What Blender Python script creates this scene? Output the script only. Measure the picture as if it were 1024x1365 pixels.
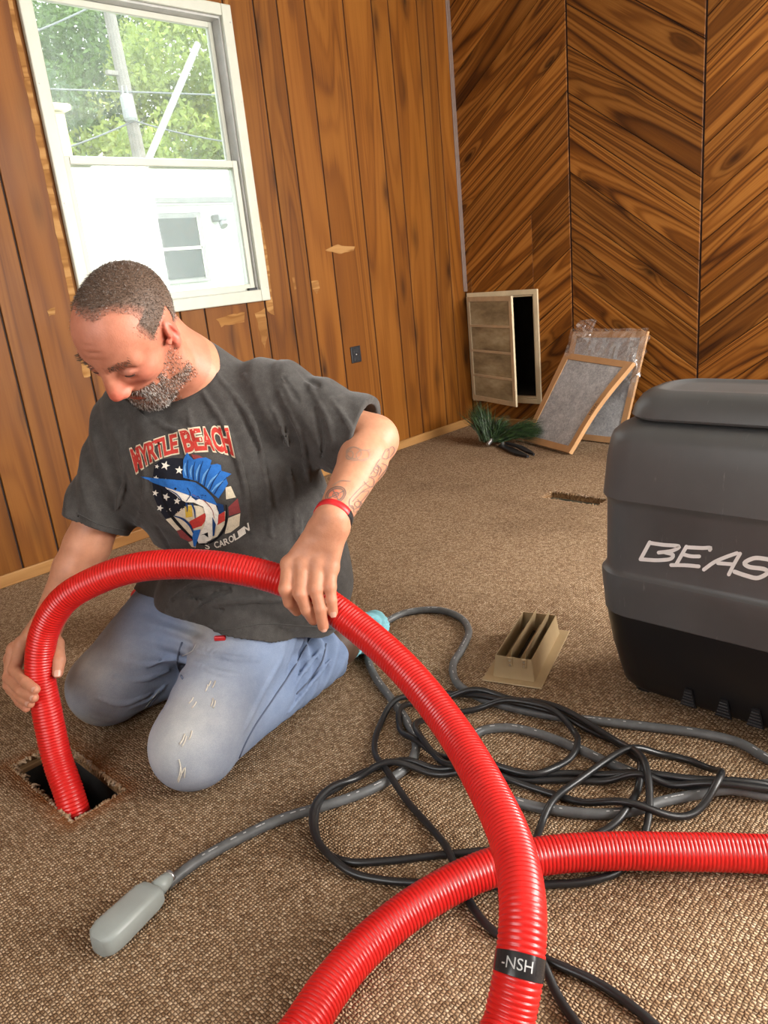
import bpy, bmesh, math, random
import numpy as np
from mathutils import Matrix, Vector, noise as mnoise
from mathutils.bvhtree import BVHTree

scene = bpy.context.scene
for _o in list(bpy.data.objects):
    bpy.data.objects.remove(_o)
COL = scene.collection
PI = math.pi
rng = np.random.default_rng(7)
random.seed(7)

# ------------------------------------------------------------------ camera
EYE = 0.94                                    # a crouching photographer
FPX, PITCH, ROLL, YAW = 1023.66, 0.30896, -0.10259, 0.78907
_f0 = np.array([math.sin(YAW), math.cos(YAW), 0]); _r0 = np.array([math.cos(YAW), -math.sin(YAW), 0]); _u0 = np.array([0, 0, 1.0])
_fw = _f0*math.cos(PITCH) - _u0*math.sin(PITCH); _up = _u0*math.cos(PITCH) + _f0*math.sin(PITCH)
C_R = _r0*math.cos(ROLL) + _up*math.sin(ROLL); C_U = _up*math.cos(ROLL) - _r0*math.sin(ROLL); C_F = _fw
cam_d = bpy.data.cameras.new('camera'); cam = bpy.data.objects.new('camera', cam_d); COL.objects.link(cam)
cam_d.sensor_fit = 'VERTICAL'; cam_d.sensor_height = 36.0; cam_d.lens = 36.0*FPX/1365.0
cam_d.clip_start = 0.02; cam_d.clip_end = 300
cam.matrix_world = Matrix(((C_R[0], C_U[0], -C_F[0], 0), (C_R[1], C_U[1], -C_F[1], 0), (C_R[2], C_U[2], -C_F[2], EYE), (0, 0, 0, 1)))
scene.camera = cam

# ------------------------------------------------------------------ world, sun, added area lamps, exposure
world = bpy.data.worlds.new('sky'); scene.world = world; world.use_nodes = True
_bg = world.node_tree.nodes['Background']
_bg.inputs[0].default_value = (0.93, 0.97, 1.0, 1); _bg.inputs[1].default_value = 2.2
sun_d = bpy.data.lights.new('sun', 'SUN'); sun_d.energy = 2.2; sun_d.angle = 0.02; sun_d.color = (1, 0.95, 0.86)
sun = bpy.data.objects.new('sun', sun_d); COL.objects.link(sun)
sun.rotation_euler = Vector((-0.30, 0.42, -0.86)).to_track_quat('-Z', 'Y').to_euler(); sun.location = (2, 0, 8)
def area_lamp(name, loc, direction, sx, sy, watts, color=(1, 0.98, 0.95)):
    d = bpy.data.lights.new(name, 'AREA'); d.shape = 'RECTANGLE'; d.size = sx; d.size_y = sy; d.energy = watts; d.color = color
    o = bpy.data.objects.new(name, d); COL.objects.link(o); o.location = loc
    o.rotation_euler = Vector(direction).to_track_quat('-Z', 'Z').to_euler()
    return o
area_lamp('added_lamp_front', (2.30, -2.06, 1.42), (-0.10, 1, -0.12), 2.0, 1.2, 85, (1, 0.955, 0.89))  # added area lamps, out of view, that brighten the room from the added windows
area_lamp('added_lamp_right', (3.66, -0.90, 1.38), (-1, 0.62, -0.16), 1.15, 1.15, 62, (1, 0.955, 0.89))
area_lamp('added_lamp_left', (-1.66, 0.45, 1.42), (1, 0, -0.12), 1.8, 1.2, 9, (1, 0.96, 0.9))
scene.view_settings.view_transform = 'Standard'; scene.view_settings.look = 'None'
scene.view_settings.gamma = 1.0; scene.view_settings.use_curve_mapping = False
scene.view_settings.exposure = 1.30

# ------------------------------------------------------------------ geometry helpers
WM = {}                                         # world matrix of each object made here
def tag(o, label=None, cat=None, group=None, kind=None):
    if label: o['label'] = label
    if cat: o['category'] = cat
    if group: o['group'] = group
    if kind: o['kind'] = kind
    return o
def place(o, parent, m):
    COL.objects.link(o); o.matrix_basis = m; WM[o.name] = m
    if parent is not None:
        o.parent = parent; o.matrix_parent_inverse = WM[parent.name].inverted()
    return o
def empty(name, loc, rz=0.0):
    o = bpy.data.objects.new(name, None); o.empty_display_size = 0.05
    return place(o, None, Matrix.Translation(loc) @ Matrix.Rotation(rz, 4, 'Z'))
def mesh_of(name, v, f, mat=None, smooth=False):
    me = bpy.data.meshes.new(name)
    v = np.asarray(v, dtype=np.float32)
    if isinstance(f, np.ndarray):
        n, k = f.shape
        me.vertices.add(len(v)); me.vertices.foreach_set('co', v.ravel())
        me.loops.add(n*k); me.loops.foreach_set('vertex_index', f.astype(np.int32).ravel())
        me.polygons.add(n); me.polygons.foreach_set('loop_start', np.arange(0, n*k, k, dtype=np.int32))
        me.update(calc_edges=True)
    else:
        me.from_pydata(v.tolist(), [], [list(map(int, q)) for q in f])
        me.update()
    if smooth: me.polygons.foreach_set('use_smooth', np.ones(len(me.polygons), dtype=bool))
    if mat is not None:
        for m in (mat if isinstance(mat, (list, tuple)) else [mat]): me.materials.append(m)
    return me
def obj(name, v, f, mat, parent=None, org=None, rot=None, smooth=False):
    """one mesh object from world-space vertices; origin at its base centre (or org), axes rot (3x3 columns)"""
    v = np.asarray(v, dtype=float)
    if org is None:
        lo, hi = v.min(0), v.max(0); org = np.array([(lo[0]+hi[0])/2, (lo[1]+hi[1])/2, lo[2]])
    org = np.asarray(org, float)
    R = np.eye(3) if rot is None else np.asarray(rot, float)
    me = mesh_of(name, (v-org) @ R, f, mat, smooth)
    m = Matrix.Translation(org.tolist()) @ Matrix(R.tolist()).to_4x4()
    return place(bpy.data.objects.new(name, me), parent, m)
class MB:
    """collects shapes of ONE piece in world space"""
    def __init__(s): s.v = []; s.f = []
    def add(s, v, f):
        n = len(s.v); s.v += [tuple(map(float, p)) for p in v]; s.f += [[i+n for i in q] for q in f]; return s
    def box(s, lo, hi, M=None):
        x0, y0, z0 = lo; x1, y1, z1 = hi
        v = [(x0,y0,z0),(x1,y0,z0),(x1,y1,z0),(x0,y1,z0),(x0,y0,z1),(x1,y0,z1),(x1,y1,z1),(x0,y1,z1)]
        if M is not None: v = [M @ Vector(p) for p in v]
        return s.add(v, [[0,3,2,1],[4,5,6,7],[0,1,5,4],[1,2,6,5],[2,3,7,6],[3,0,4,7]])
    def rbox(s, lo, hi, b, M=None, seg=2):
        bm = bmesh.new(); bmesh.ops.create_cube(bm, size=1.0)
        for q in bm.verts:
            q.co = Vector([lo[i]+(q.co[i]+0.5)*(hi[i]-lo[i]) for i in range(3)])
        bmesh.ops.bevel(bm, geom=bm.edges[:], offset=b, segments=seg, profile=0.5, affect='EDGES', clamp_overlap=True)
        bm.verts.index_update()
        v = [(M @ q.co) if M is not None else q.co.copy() for q in bm.verts]
        f = [[x.index for x in p.verts] for p in bm.faces]; bm.free()
        return s.add(v, f)
    def tube(s, pts, r, n=10, cap=True, closed=False):
        v, f = tube_mesh(pts, r, n, cap, closed); return s.add(v, f)
    def prism(s, poly, axis_vec):
        """extrude a planar 3D polygon by axis_vec"""
        n = len(poly); a = [np.array(p, float) for p in poly]; e = np.array(axis_vec, float)
        v = a+[p+e for p in a]
        return s.add(v, [list(range(n))[::-1], [n+i for i in range(n)]]+[[i, (i+1) % n, n+(i+1) % n, n+i] for i in range(n)])
    def build(s, name, mat, parent=None, org=None, rot=None, smooth=False):
        return obj(name, s.v, s.f, mat, parent, org, rot, smooth)
def frames(pts):
    P = np.asarray(pts, float); T = np.gradient(P, axis=0); T /= np.linalg.norm(T, axis=1)[:, None]+1e-12
    N = np.zeros_like(P); a = np.array([0, 0, 1.0])
    if abs(T[0] @ a) > 0.9: a = np.array([1.0, 0, 0])
    n = a-T[0]*(a @ T[0]); n /= np.linalg.norm(n); N[0] = n
    for i in range(1, len(P)):
        n = N[i-1]-T[i]*(N[i-1] @ T[i]); N[i] = n/(np.linalg.norm(n)+1e-12)
    return P, T, N, np.cross(T, N)
def tube_mesh(pts, r, n=10, cap=True, closed=False):
    P, T, N, B = frames(pts); m = len(P)
    r = np.broadcast_to(np.asarray(r, float), (m,))
    a = np.linspace(0, 2*PI, n, endpoint=False)
    v = (P[:, None]+r[:, None, None]*(np.cos(a)[None, :, None]*N[:, None]+np.sin(a)[None, :, None]*B[:, None])).reshape(-1, 3)
    f = [[i*n+k, i*n+(k+1) % n, (i+1)*n+(k+1) % n, (i+1)*n+k] for i in range(m-1) for k in range(n)]
    if cap:
        f.append([k for k in range(n)][::-1]); f.append([(m-1)*n+k for k in range(n)])
    return v, f
def spline(ctrl, step):
    """centripetal Catmull-Rom through ctrl, resampled at even steps"""
    C = np.asarray(ctrl, float); C = np.vstack([2*C[0]-C[1], C, 2*C[-1]-C[-2]]); out = []
    for i in range(1, len(C)-2):
        p0, p1, p2, p3 = C[i-1:i+3]
        t0 = 0; t1 = t0+max(np.linalg.norm(p1-p0), 1e-6)**.5; t2 = t1+max(np.linalg.norm(p2-p1), 1e-6)**.5; t3 = t2+max(np.linalg.norm(p3-p2), 1e-6)**.5
        t = np.linspace(t1, t2, 24, endpoint=False)[:, None]
        A1 = (t1-t)/(t1-t0)*p0+(t-t0)/(t1-t0)*p1; A2 = (t2-t)/(t2-t1)*p1+(t-t1)/(t2-t1)*p2; A3 = (t3-t)/(t3-t2)*p2+(t-t2)/(t3-t2)*p3
        B1 = (t2-t)/(t2-t0)*A1+(t-t0)/(t2-t0)*A2; B2 = (t3-t)/(t3-t1)*A2+(t-t1)/(t3-t1)*A3
        out.append((t2-t)/(t2-t1)*B1+(t-t1)/(t2-t1)*B2)
    P = np.vstack(out+[C[-2][None]])
    s = np.concatenate([[0], np.cumsum(np.linalg.norm(np.diff(P, axis=0), axis=1))])
    q = np.linspace(0, s[-1], max(int(s[-1]/step), 2))
    return np.stack([np.interp(q, s, P[:, k]) for k in range(3)], 1)
def ray_dir(x, y):                              # a viewing direction through a photo pixel
    return C_R*((x-512)/FPX) - C_U*((y-682.5)/FPX) + C_F
def on_floor(x, y, z=0.0):
    d = ray_dir(x, y); t = (z-EYE)/d[2]; p = d*t; p[2] = z; return p
def at(x, y, depth):
    return ray_dir(x, y)*depth + np.array([0, 0, EYE])

# ------------------------------------------------------------------ material helpers
MATS = {}
class NT:
    def __init__(s, name):
        s.m = bpy.data.materials.new(name); s.m.use_nodes = True; s.t = s.m.node_tree; s.n = s.t.nodes
        s.b = s.n['Principled BSDF']; s.out = s.n['Material Output']; MATS[name] = s.m
    def N(s, kind, **kw):
        o = s.n.new(kind)
        for k, v in kw.items():
            if k[0] == 'i' and k[1:].isdigit(): s.set(o.inputs[int(k[1:])], v)
            elif k in o.inputs and not hasattr(o, k): s.set(o.inputs[k], v)
            else: setattr(o, k, v)
        return o
    def set(s, sock, v):
        if isinstance(v, bpy.types.NodeSocket): s.t.links.new(v, sock)
        else: sock.default_value = v
    def math(s, op, a, b=0.0, c=0.0):
        o = s.n.new('ShaderNodeMath'); o.operation = op; s.set(o.inputs[0], a); s.set(o.inputs[1], b); s.set(o.inputs[2], c); return o.outputs[0]
    def vmath(s, op, a, b=(0, 0, 0)):
        o = s.n.new('ShaderNodeVectorMath'); o.operation = op; s.set(o.inputs[0], a); s.set(o.inputs[1], b); return o.outputs[0]
    def noise(s, vec, scale=5.0, detail=2.0, rough=0.5, dist=0.0):
        o = s.n.new('ShaderNodeTexNoise'); s.set(o.inputs['Vector'], vec)
        o.inputs['Scale'].default_value = scale; o.inputs['Detail'].default_value = detail; o.inputs['Roughness'].default_value = rough; o.inputs['Distortion'].default_value = dist
        return o.outputs[0]
    def vor(s, vec, scale=5.0, feature='F1', rand=1.0):
        o = s.n.new('ShaderNodeTexVoronoi'); o.feature = feature; s.set(o.inputs['Vector'], vec); o.inputs['Scale'].default_value = scale; o.inputs['Randomness'].default_value = rand
        return o
    def ramp(s, fac, stops, interp='LINEAR'):
        o = s.n.new('ShaderNodeValToRGB'); s.set(o.inputs[0], fac); e = o.color_ramp.elements; o.color_ramp.interpolation = interp
        while len(e) > 1: e.remove(e[-1])
        e[0].position = stops[0][0]; e[0].color = (*stops[0][1], 1)
        for p, c in stops[1:]: k = e.new(p); k.color = (*c, 1)
        return o.outputs[0]
    def mix(s, fac, a, b, mode='MIX'):
        o = s.n.new('ShaderNodeMix'); o.data_type = 'RGBA'; o.blend_type = mode
        s.set(o.inputs[0], fac); s.set(o.inputs[6], a if isinstance(a, bpy.types.NodeSocket) else (*a, 1)); s.set(o.inputs[7], b if isinstance(b, bpy.types.NodeSocket) else (*b, 1))
        return o.outputs[2]
    def obj_coord(s, seed=True):
        tc = s.n.new('ShaderNodeTexCoord'); v = tc.outputs['Object']
        if seed:
            oi = s.n.new('ShaderNodeObjectInfo'); r = s.math('MULTIPLY', oi.outputs['Random'], 61.0)
            cb = s.n.new('ShaderNodeCombineXYZ'); s.set(cb.inputs[0], r); s.set(cb.inputs[1], s.math('MULTIPLY', r, 1.7)); s.set(cb.inputs[2], s.math('MULTIPLY', r, 0.6))
            v = s.vmath('ADD', v, cb.outputs[0])
        return v
    def rand(s):
        return s.n.new('ShaderNodeObjectInfo').outputs['Random']
    def scale(s, v, xyz): return s.vmath('MULTIPLY', v, xyz)
    def bump(s, height, strength=0.3, dist=0.01):
        o = s.n.new('ShaderNodeBump'); o.inputs['Strength'].default_value = strength; o.inputs['Distance'].default_value = dist; s.set(o.inputs['Height'], height)
        s.t.links.new(o.outputs[0], s.b.inputs['Normal']); return o
    def base(s, c): s.set(s.b.inputs['Base Color'], c if isinstance(c, bpy.types.NodeSocket) else (*c, 1)); return s
    def par(s, rough=None, metal=None, spec=None, **kw):
        if rough is not None: s.set(s.b.inputs['Roughness'], rough)
        if metal is not None: s.set(s.b.inputs['Metallic'], metal)
        if spec is not None: s.set(s.b.inputs['Specular IOR Level'], spec)
        for k, v in kw.items(): s.set(s.b.inputs[k.replace('_', ' ')], v)
        return s
def simple(name, col, rough=0.5, metal=0.0, var=0.12, scale=18.0, bump=0.0, spec=0.5):
    """a plain surface with a little uneven colour and relief"""
    t = NT(name); v = t.obj_coord(); n = t.noise(v, scale, 4, 0.6)
    d = tuple(max(0, c*(1-var)) for c in col); l = tuple(min(1, c*(1+var)) for c in col)
    t.base(t.ramp(n, [(0.3, d), (0.7, l)])).par(rough, metal, spec)
    if bump: t.bump(t.noise(v, scale*8, 3, 0.6), bump, 0.002)
    return t.m
# ------------------------------------------------------------------ materials of the room
def wood_mat(name, dark, mid, light, freq, sx, sy, fac_line, rough, knots=True, tone=0.25, amp=0.72, kn=9.0, det=2.2, dis=0.25):
    t = NT(name); v = t.obj_coord()
    p = t.scale(v, (sx, sy, sy))
    n = t.noise(p, 1.0, det, 0.45, dis)
    fine = t.noise(t.scale(v, (3.0, 130.0, 60.0)), 1.0, 3, 0.6)
    ph = t.math('MULTIPLY', n, freq)
    if knots:
        vo = t.vor(t.scale(v, (2.6, 7.5, 1.0)), 1.0, 'F1', 1.0)
        k = t.math('POWER', t.math('MAXIMUM', t.math('SUBTRACT', 1.0, t.math('MULTIPLY', vo.outputs['Distance'], 2.6)), 0.0), 2.0)
        ph = t.math('ADD', ph, t.math('MULTIPLY', k, kn))
    w = t.math('MULTIPLY_ADD', t.math('SINE', ph), 0.5, 0.5)
    w = t.math('POWER', w, fac_line)
    w2 = t.math('POWER', t.math('MULTIPLY_ADD', t.math('SINE', t.math('ADD', t.math('MULTIPLY', ph, 2.7), t.math('MULTIPLY', fine, 2.5))), 0.5, 0.5), 2.5)
    w = t.math('ADD', t.math('ADD', t.math('MULTIPLY', w, amp*0.62), t.math('MULTIPLY', w2, amp*0.5)), t.math('MULTIPLY', fine, 0.45))
    w = t.math('SUBTRACT', w, t.math('MULTIPLY', t.noise(t.scale(v, (1.5, 5.0, 1.0)), 1.0, 2, 0.5), 0.28))
    c = t.ramp(w, [(0.0, light), (0.35, mid), (0.8, dark)])
    if knots:
        c = t.mix(t.math('MULTIPLY', k, 1.1), c, tuple(x*0.35 for x in dark))
    r = t.rand()
    c = t.mix(1.0, c, t.ramp(r, [(0, (1-tone,)*3), (1, (1+tone*0.0,)*3)]), 'MULTIPLY')
    rn = t.noise(v, 3.0, 3, 0.5)
    t.base(c).par(t.math('MULTIPLY_ADD', rn, 0.25, rough-0.1), spec=0.2)
    t.bump(t.math('ADD', w, t.math('MULTIPLY', fine, 0.5)), 0.10, 0.003)
    return t.m
M_PLANK = wood_mat('brown_panel_wood', (0.085, 0.024, 0.003), (0.175, 0.057, 0.006), (0.235, 0.085, 0.011), 40, 0.35, 4.0, 1.8, 0.5, tone=0.25, amp=0.46, kn=2.5, det=1.2, dis=0.6)
M_CHEV = wood_mat('chevron_wood', (0.050, 0.014, 0.003), (0.215, 0.072, 0.010), (0.40, 0.160, 0.030), 72, 0.26, 5.2, 2.2, 0.42, tone=0.42, amp=0.60, kn=7.0, det=0.9, dis=0.25)
M_GROOVE = simple('dark_groove', (0.022, 0.008, 0.004), 0.8)
M_BASE = wood_mat('baseboard_wood', (0.20, 0.085, 0.022), (0.30, 0.145, 0.045), (0.40, 0.21, 0.075), 12, 1.0, 9.0, 1.5, 0.45, knots=False, tone=0.1)
M_RAW = wood_mat('raw_torn_board', (0.20, 0.085, 0.022), (0.30, 0.145, 0.045), (0.42, 0.23, 0.085), 20, 2.0, 12.0, 1.0, 0.85, knots=False, tone=0.1)
M_SUBFLOOR = wood_mat('subfloor_wood', (0.10, 0.05, 0.022), (0.23, 0.13, 0.06), (0.32, 0.19, 0.09), 30, 2.0, 30.0, 1.0, 0.9, knots=False, tone=0.1)
M_TRIMM = simple('brown_grey_trim', (0.24, 0.17, 0.14), 0.38, var=0.1)
M_CEIL = simple('ceiling_paint', (0.42, 0.40, 0.36), 0.9, var=0.05, scale=6, bump=0.1)
M_WALLP = simple('painted_wall', (0.26, 0.15, 0.07), 0.8, var=0.06, scale=5)
M_WINF = simple('cream_white_metal', (0.47, 0.48, 0.41), 0.42, var=0.06, scale=9)
M_WINI = simple('grey_window_track', (0.42, 0.42, 0.40), 0.5, var=0.1)
M_BLACKPL = simple('black_plastic', (0.012, 0.013, 0.016), 0.42, var=0.2)

def carpet_mat():
    t = NT('berber_carpet'); tc = t.n.new('ShaderNodeTexCoord'); v = tc.outputs['Object']
    sp = t.n.new('ShaderNodeSeparateXYZ'); t.set(sp.inputs[0], v)
    wob = t.noise(v, 30, 2, 0.5)
    # loops in offset rows, each an elongated knot
    m = t.scale(v, (205.0, 150.0, 0.0))
    m = t.vmath('ADD', m, t.n.new('ShaderNodeCombineXYZ').outputs[0])
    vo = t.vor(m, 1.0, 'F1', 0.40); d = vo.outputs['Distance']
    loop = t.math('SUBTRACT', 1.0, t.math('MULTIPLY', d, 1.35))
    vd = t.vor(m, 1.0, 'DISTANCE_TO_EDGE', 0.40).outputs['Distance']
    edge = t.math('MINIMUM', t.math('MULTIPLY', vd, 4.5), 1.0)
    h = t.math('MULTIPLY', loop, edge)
    yarn = t.noise(t.scale(v, (700, 500, 100)), 1.0, 2, 0.6)
    cellr = vo.outputs['Color']
    sc = t.n.new('ShaderNodeSeparateColor'); t.set(sc.inputs[0], cellr)
    col = t.ramp(t.math('ADD', t.math('MULTIPLY', sc.outputs[0], 0.75), t.math('MULTIPLY', yarn, 0.35)), [(0.05, (0.22, 0.125, 0.064)), (0.4, (0.42, 0.275, 0.158)), (0.75, (0.60, 0.42, 0.262)), (1.0, (0.74, 0.56, 0.38))])
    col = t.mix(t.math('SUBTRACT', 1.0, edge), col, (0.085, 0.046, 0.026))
    # worn, soiled traffic areas
    big = t.noise(v, 1.7, 5, 0.62)
    col = t.mix(1.0, col, t.ramp(big, [(0.32, (0.72, 0.70, 0.68)), (0.5, (0.95, 0.95, 0.95)), (0.72, (1.0, 1.0, 1.0))]), 'MULTIPLY')
    spots = t.noise(v, 9.0, 3, 0.7)
    col = t.mix(1.0, col, t.ramp(spots, [(0.24, (0.62, 0.60, 0.58)), (0.34, (1, 1, 1))]), 'MULTIPLY')
    # rust and soil around the open duct beside the man
    dx = t.math('MAXIMUM', t.math('SUBTRACT', t.math('ABSOLUTE', t.math('SUBTRACT', sp.outputs[0], 0.470)), 0.058), 0.0); dy = t.math('MAXIMUM', t.math('SUBTRACT', t.math('ABSOLUTE', t.math('SUBTRACT', sp.outputs[1], 1.470)), 0.148), 0.0)
    dist = t.math('SQRT', t.math('ADD', t.math('MULTIPLY', dx, dx), t.math('MULTIPLY', dy, dy)))
    st = t.math('MULTIPLY', t.math('MAXIMUM', t.math('SUBTRACT', 1.0, t.math('MULTIPLY', dist, 26.0)), 0.0), t.math('MULTIPLY', t.noise(v, 28, 3, .6), 1.35))
    col = t.mix(st, col, (0.25, 0.085, 0.022))
    t.base(col).par(0.95, spec=0.12)
    t.bump(t.math('ADD', h, t.math('MULTIPLY', yarn, 0.3)), 0.9, 0.006)
    return t.m
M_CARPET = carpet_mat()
def yarn_mat():
    t = NT('frayed_yarn'); v = t.obj_coord(False)
    t.base(t.ramp(t.noise(v, 60, 2), [(0.3, (0.22, 0.125, 0.06)), (0.5, (0.38, 0.255, 0.155)), (0.72, (0.42, 0.33, 0.25))])).par(0.95, spec=0.1); t.bump(t.noise(v, 700, 2), 0.5, 0.002)
    return t.m
M_YARN = yarn_mat()
def glass_mat():
    t = NT('dusty_window_glass'); v = t.obj_coord()
    tr = t.N('ShaderNodeBsdfTransparent'); tr.inputs[0].default_value = (0.97, 0.99, 0.98, 1)
    dirt = t.N('ShaderNodeBsdfTranslucent'); dirt.inputs[0].default_value = (0.9, 0.95, 0.92, 1)
    gl = t.N('ShaderNodeBsdfGlossy'); gl.inputs[1].default_value = 0.03
    speck = t.noise(t.scale(v, (260, 260, 40)), 1.0, 2, 0.6); streak = t.noise(t.scale(v, (30, 30, 2.2)), 1.0, 3, 0.6)
    f = t.math('ADD', t.math('MULTIPLY', t.math('MAXIMUM', t.math('SUBTRACT', speck, 0.55), 0.0), 0.25), t.math('MULTIPLY_ADD', streak, 0.07, 0.015))
    m1 = t.N('ShaderNodeMixShader'); t.set(m1.inputs[0], f); t.t.links.new(tr.outputs[0], m1.inputs[1]); t.t.links.new(dirt.outputs[0], m1.inputs[2])
    m2 = t.N('ShaderNodeMixShader'); fr = t.N('ShaderNodeFresnel'); fr.inputs[0].default_value = 1.45
    t.t.links.new(fr.outputs[0], m2.inputs[0]); t.t.links.new(m1.outputs[0], m2.inputs[1]); t.t.links.new(gl.outputs[0], m2.inputs[2])
    t.t.links.new(m2.outputs[0], t.out.inputs[0])
    return t.m
M_GLASS = glass_mat()
# ------------------------------------------------------------------ the room shell
YA, XB, XL, YF, ZC = 2.742, 3.595, -1.70, -2.10, 2.30
H1 = (0.412, 0.528, 1.322, 1.618)              # open floor duct beside the man (x0, x1, y0, y1)
H2 = (2.520, 2.622, 1.365, 1.622)              # open floor duct near the wall
def struct(o): o['kind'] = 'structure'; return o
# carpeted floor with two duct holes: a grid of rectangles around them, ragged hole edges
def floor_mesh():
    xs = sorted([XL, XB, H1[0], H1[1], H2[0], H2[1]]); ys = sorted([YF, YA, H1[2], H1[3], H2[2], H2[3]])
    v, f = [], []
    for i in range(len(xs)-1):
        for k in range(len(ys)-1):
            c = ((xs[i]+xs[i+1])/2, (ys[k]+ys[k+1])/2)
            if any(h[0] < c[0] < h[1] and h[2] < c[1] < h[3] for h in (H1, H2)): continue
            n = len(v); v += [(xs[i], ys[k], 0), (xs[i+1], ys[k], 0), (xs[i+1], ys[k+1], 0), (xs[i], ys[k+1], 0)]; f.append([n, n+1, n+2, n+3])
    for h in (H1, H2):                          # carpet thickness at the cut
        a = [(h[0], h[2]), (h[1], h[2]), (h[1], h[3]), (h[0], h[3])]
        for i in range(4):
            p, q = a[i], a[(i+1) % 4]; n = len(v)
            v += [(*p, 0), (*q, 0), (*q, -0.009), (*p, -0.009)]; f.append([n, n+1, n+2, n+3])
    return v, f
floor = struct(obj('floor', *floor_mesh(), M_CARPET, org=(0, 0, 0)))
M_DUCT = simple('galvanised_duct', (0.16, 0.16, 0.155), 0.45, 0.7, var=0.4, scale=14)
M_DUCTD = simple('dark_duct', (0.020, 0.017, 0.015), 0.85, var=0.5, scale=14)  # near-black colour of the floor duct and the return box
M_DUCT2 = simple('pale_duct_dust', (0.36, 0.37, 0.32), 0.8, var=0.3, scale=40)
def duct_hole(h, depth, duct_mat, wood_t, e):
    for (lo, hi) in (((h[0]-.05, h[2]-.02, -wood_t), (h[0]-e, h[3]+.02, -.009)), ((h[1]+e, h[2]-.02, -wood_t), (h[1]+.05, h[3]+.02, -.009)),
                     ((h[0]-e, h[2]-.05, -wood_t), (h[1]+e, h[2]-e, -.009)), ((h[0]-e, h[3]+e, -wood_t), (h[1]+e, h[3]+.05, -.009))):
        MB().box(lo, hi).build('subfloor_edge', M_SUBFLOOR, floor)
    m = MB(); x0, x1, y0, y1 = h[0]-.003, h[1]+.003, h[2]-.003, h[3]+.003; z0, z1 = -depth, -wood_t-.0002
    m.add([(x0,y0,z1),(x1,y0,z1),(x1,y1,z1),(x0,y1,z1),(x0-.04,y0-.05,z0),(x1+.04,y0-.05,z0),(x1+.04,y1+.05,z0),(x0-.04,y1+.05,z0)], [[0,1,5,4],[1,2,6,5],[2,3,7,6],[3,0,4,7],[4,5,6,7]])
    m.build('duct_boot', duct_mat, floor)
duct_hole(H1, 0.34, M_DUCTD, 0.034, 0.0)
duct_hole(H2, 0.055, M_DUCT2, 0.030, 0.0)
def fringe(h, n, s, seed):                      # cut carpet loops along the hole
    r = np.random.default_rng(seed); m = MB()
    per = [((h[0], h[2]), (h[1], h[2])), ((h[1], h[2]), (h[1], h[3])), ((h[1], h[3]), (h[0], h[3])), ((h[0], h[3]), (h[0], h[2]))]
    cx_, cy_ = (h[0]+h[1])/2, (h[2]+h[3])/2
    for (p, q) in per:
        L = math.dist(p, q); k = int(n*L/0.3)
        for i in range(k):
            t = (i+r.uniform(.1, .9))/k; x = p[0]+(q[0]-p[0])*t; y = p[1]+(q[1]-p[1])*t
            d = np.array([cx_-x, cy_-y, 0]); nrm = np.array([-(q[1]-p[1]), q[0]-p[0], 0])/L
            if nrm @ d < 0: nrm = -nrm
            out = r.uniform(.000, .016)*s*r.uniform(.2, 1); sz = r.uniform(.0016, .0036)*s
            a = np.array([x, y, -.004])-nrm*.003; b = np.array([x, y, -.003+r.uniform(-.003, .005)])+nrm*out*.6; c = np.array([x, y, r.uniform(-.011, -.002)])+nrm*out+np.array([r.normal(0, .003), r.normal(0, .003), 0])
            m.tube([a, b, c], [sz*.9, sz, sz*.6], 6)
    o = m.build('carpet_fringe', M_YARN, floor, smooth=True); o['kind'] = 'stuff'
fringe(H1, 150, 1.0, 3); fringe(H2, 90, 0.8, 4)
# bits in the far duct: a strip of pale wood and scraps
MB().box((2.545, 1.47, -.030), (2.557, 1.60, -.018), Matrix.Rotation(0, 4, 'Z')).build('wood_strip', M_RAW, floor)
ceil = struct(MB().box((XL-.1, YF-.1, ZC), (XB+.1, YA+.1, ZC+.06)).build('ceiling', M_CEIL))
# window opening of the back wall
WX0, WX1, WZ0, WZ1 = 1.372, 2.145, 0.885, 1.925
def wall_with_hole(name, axis, pos, thick, a0, a1, holes, mat, z0=-.012):
    """panel in the plane axis=pos, with rectangular holes [(a0,a1,z0,z1)]"""
    m = MB(); xs = sorted({a0, a1, *[h[0] for h in holes], *[h[1] for h in holes]}); zs = sorted({z0, ZC, *[h[2] for h in holes], *[h[3] for h in holes]})
    for i in range(len(xs)-1):
        for k in range(len(zs)-1):
            c = ((xs[i]+xs[i+1])/2, (zs[k]+zs[k+1])/2)
            if any(h[0] < c[0] < h[1] and h[2] < c[1] < h[3] for h in holes): continue
            if axis == 'y': m.box((xs[i], min(pos, pos+thick), zs[k]), (xs[i+1], max(pos, pos+thick), zs[k+1]))
            else: m.box((min(pos, pos+thick), xs[i], zs[k]), (max(pos, pos+thick), xs[i+1], zs[k+1]))
    return struct(m.build(name, mat))
PT = 0.006                                       # plank thickness standing proud of the groove
GW = 0.0038                                      # half groove width
wall_back = wall_with_hole('wall_back', 'y', YA+PT, 0.09, XL-.1, XB+.1, [(WX0, WX1, WZ0, WZ1)], M_GROOVE)
GR = (2.270, 2.731, 0.140, 0.747)               # return-air opening in the right wall (y0,y1,z0,z1)
WR = (-1.55, -.25, .75, 2.0)                     # added window opening in the right wall, beyond the frame
wall_right = wall_with_hole('wall_right', 'x', XB+PT, 0.09, YF-.1, YA+PT, [(GR[0]+.03, GR[1]-.03, GR[2]+.03, GR[3]-.03), WR], M_GROOVE)
wall_left = wall_with_hole('wall_left', 'x', XL, -0.09, YF-.1, YA+PT, [(-.5, 1.4, .8, 2.05)], M_WALLP)
wall_front = wall_with_hole('wall_front', 'y', YF, -0.09, XL-.1, XB+.1, [(1.25, 3.35, .8, 2.05)], M_WALLP)
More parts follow.
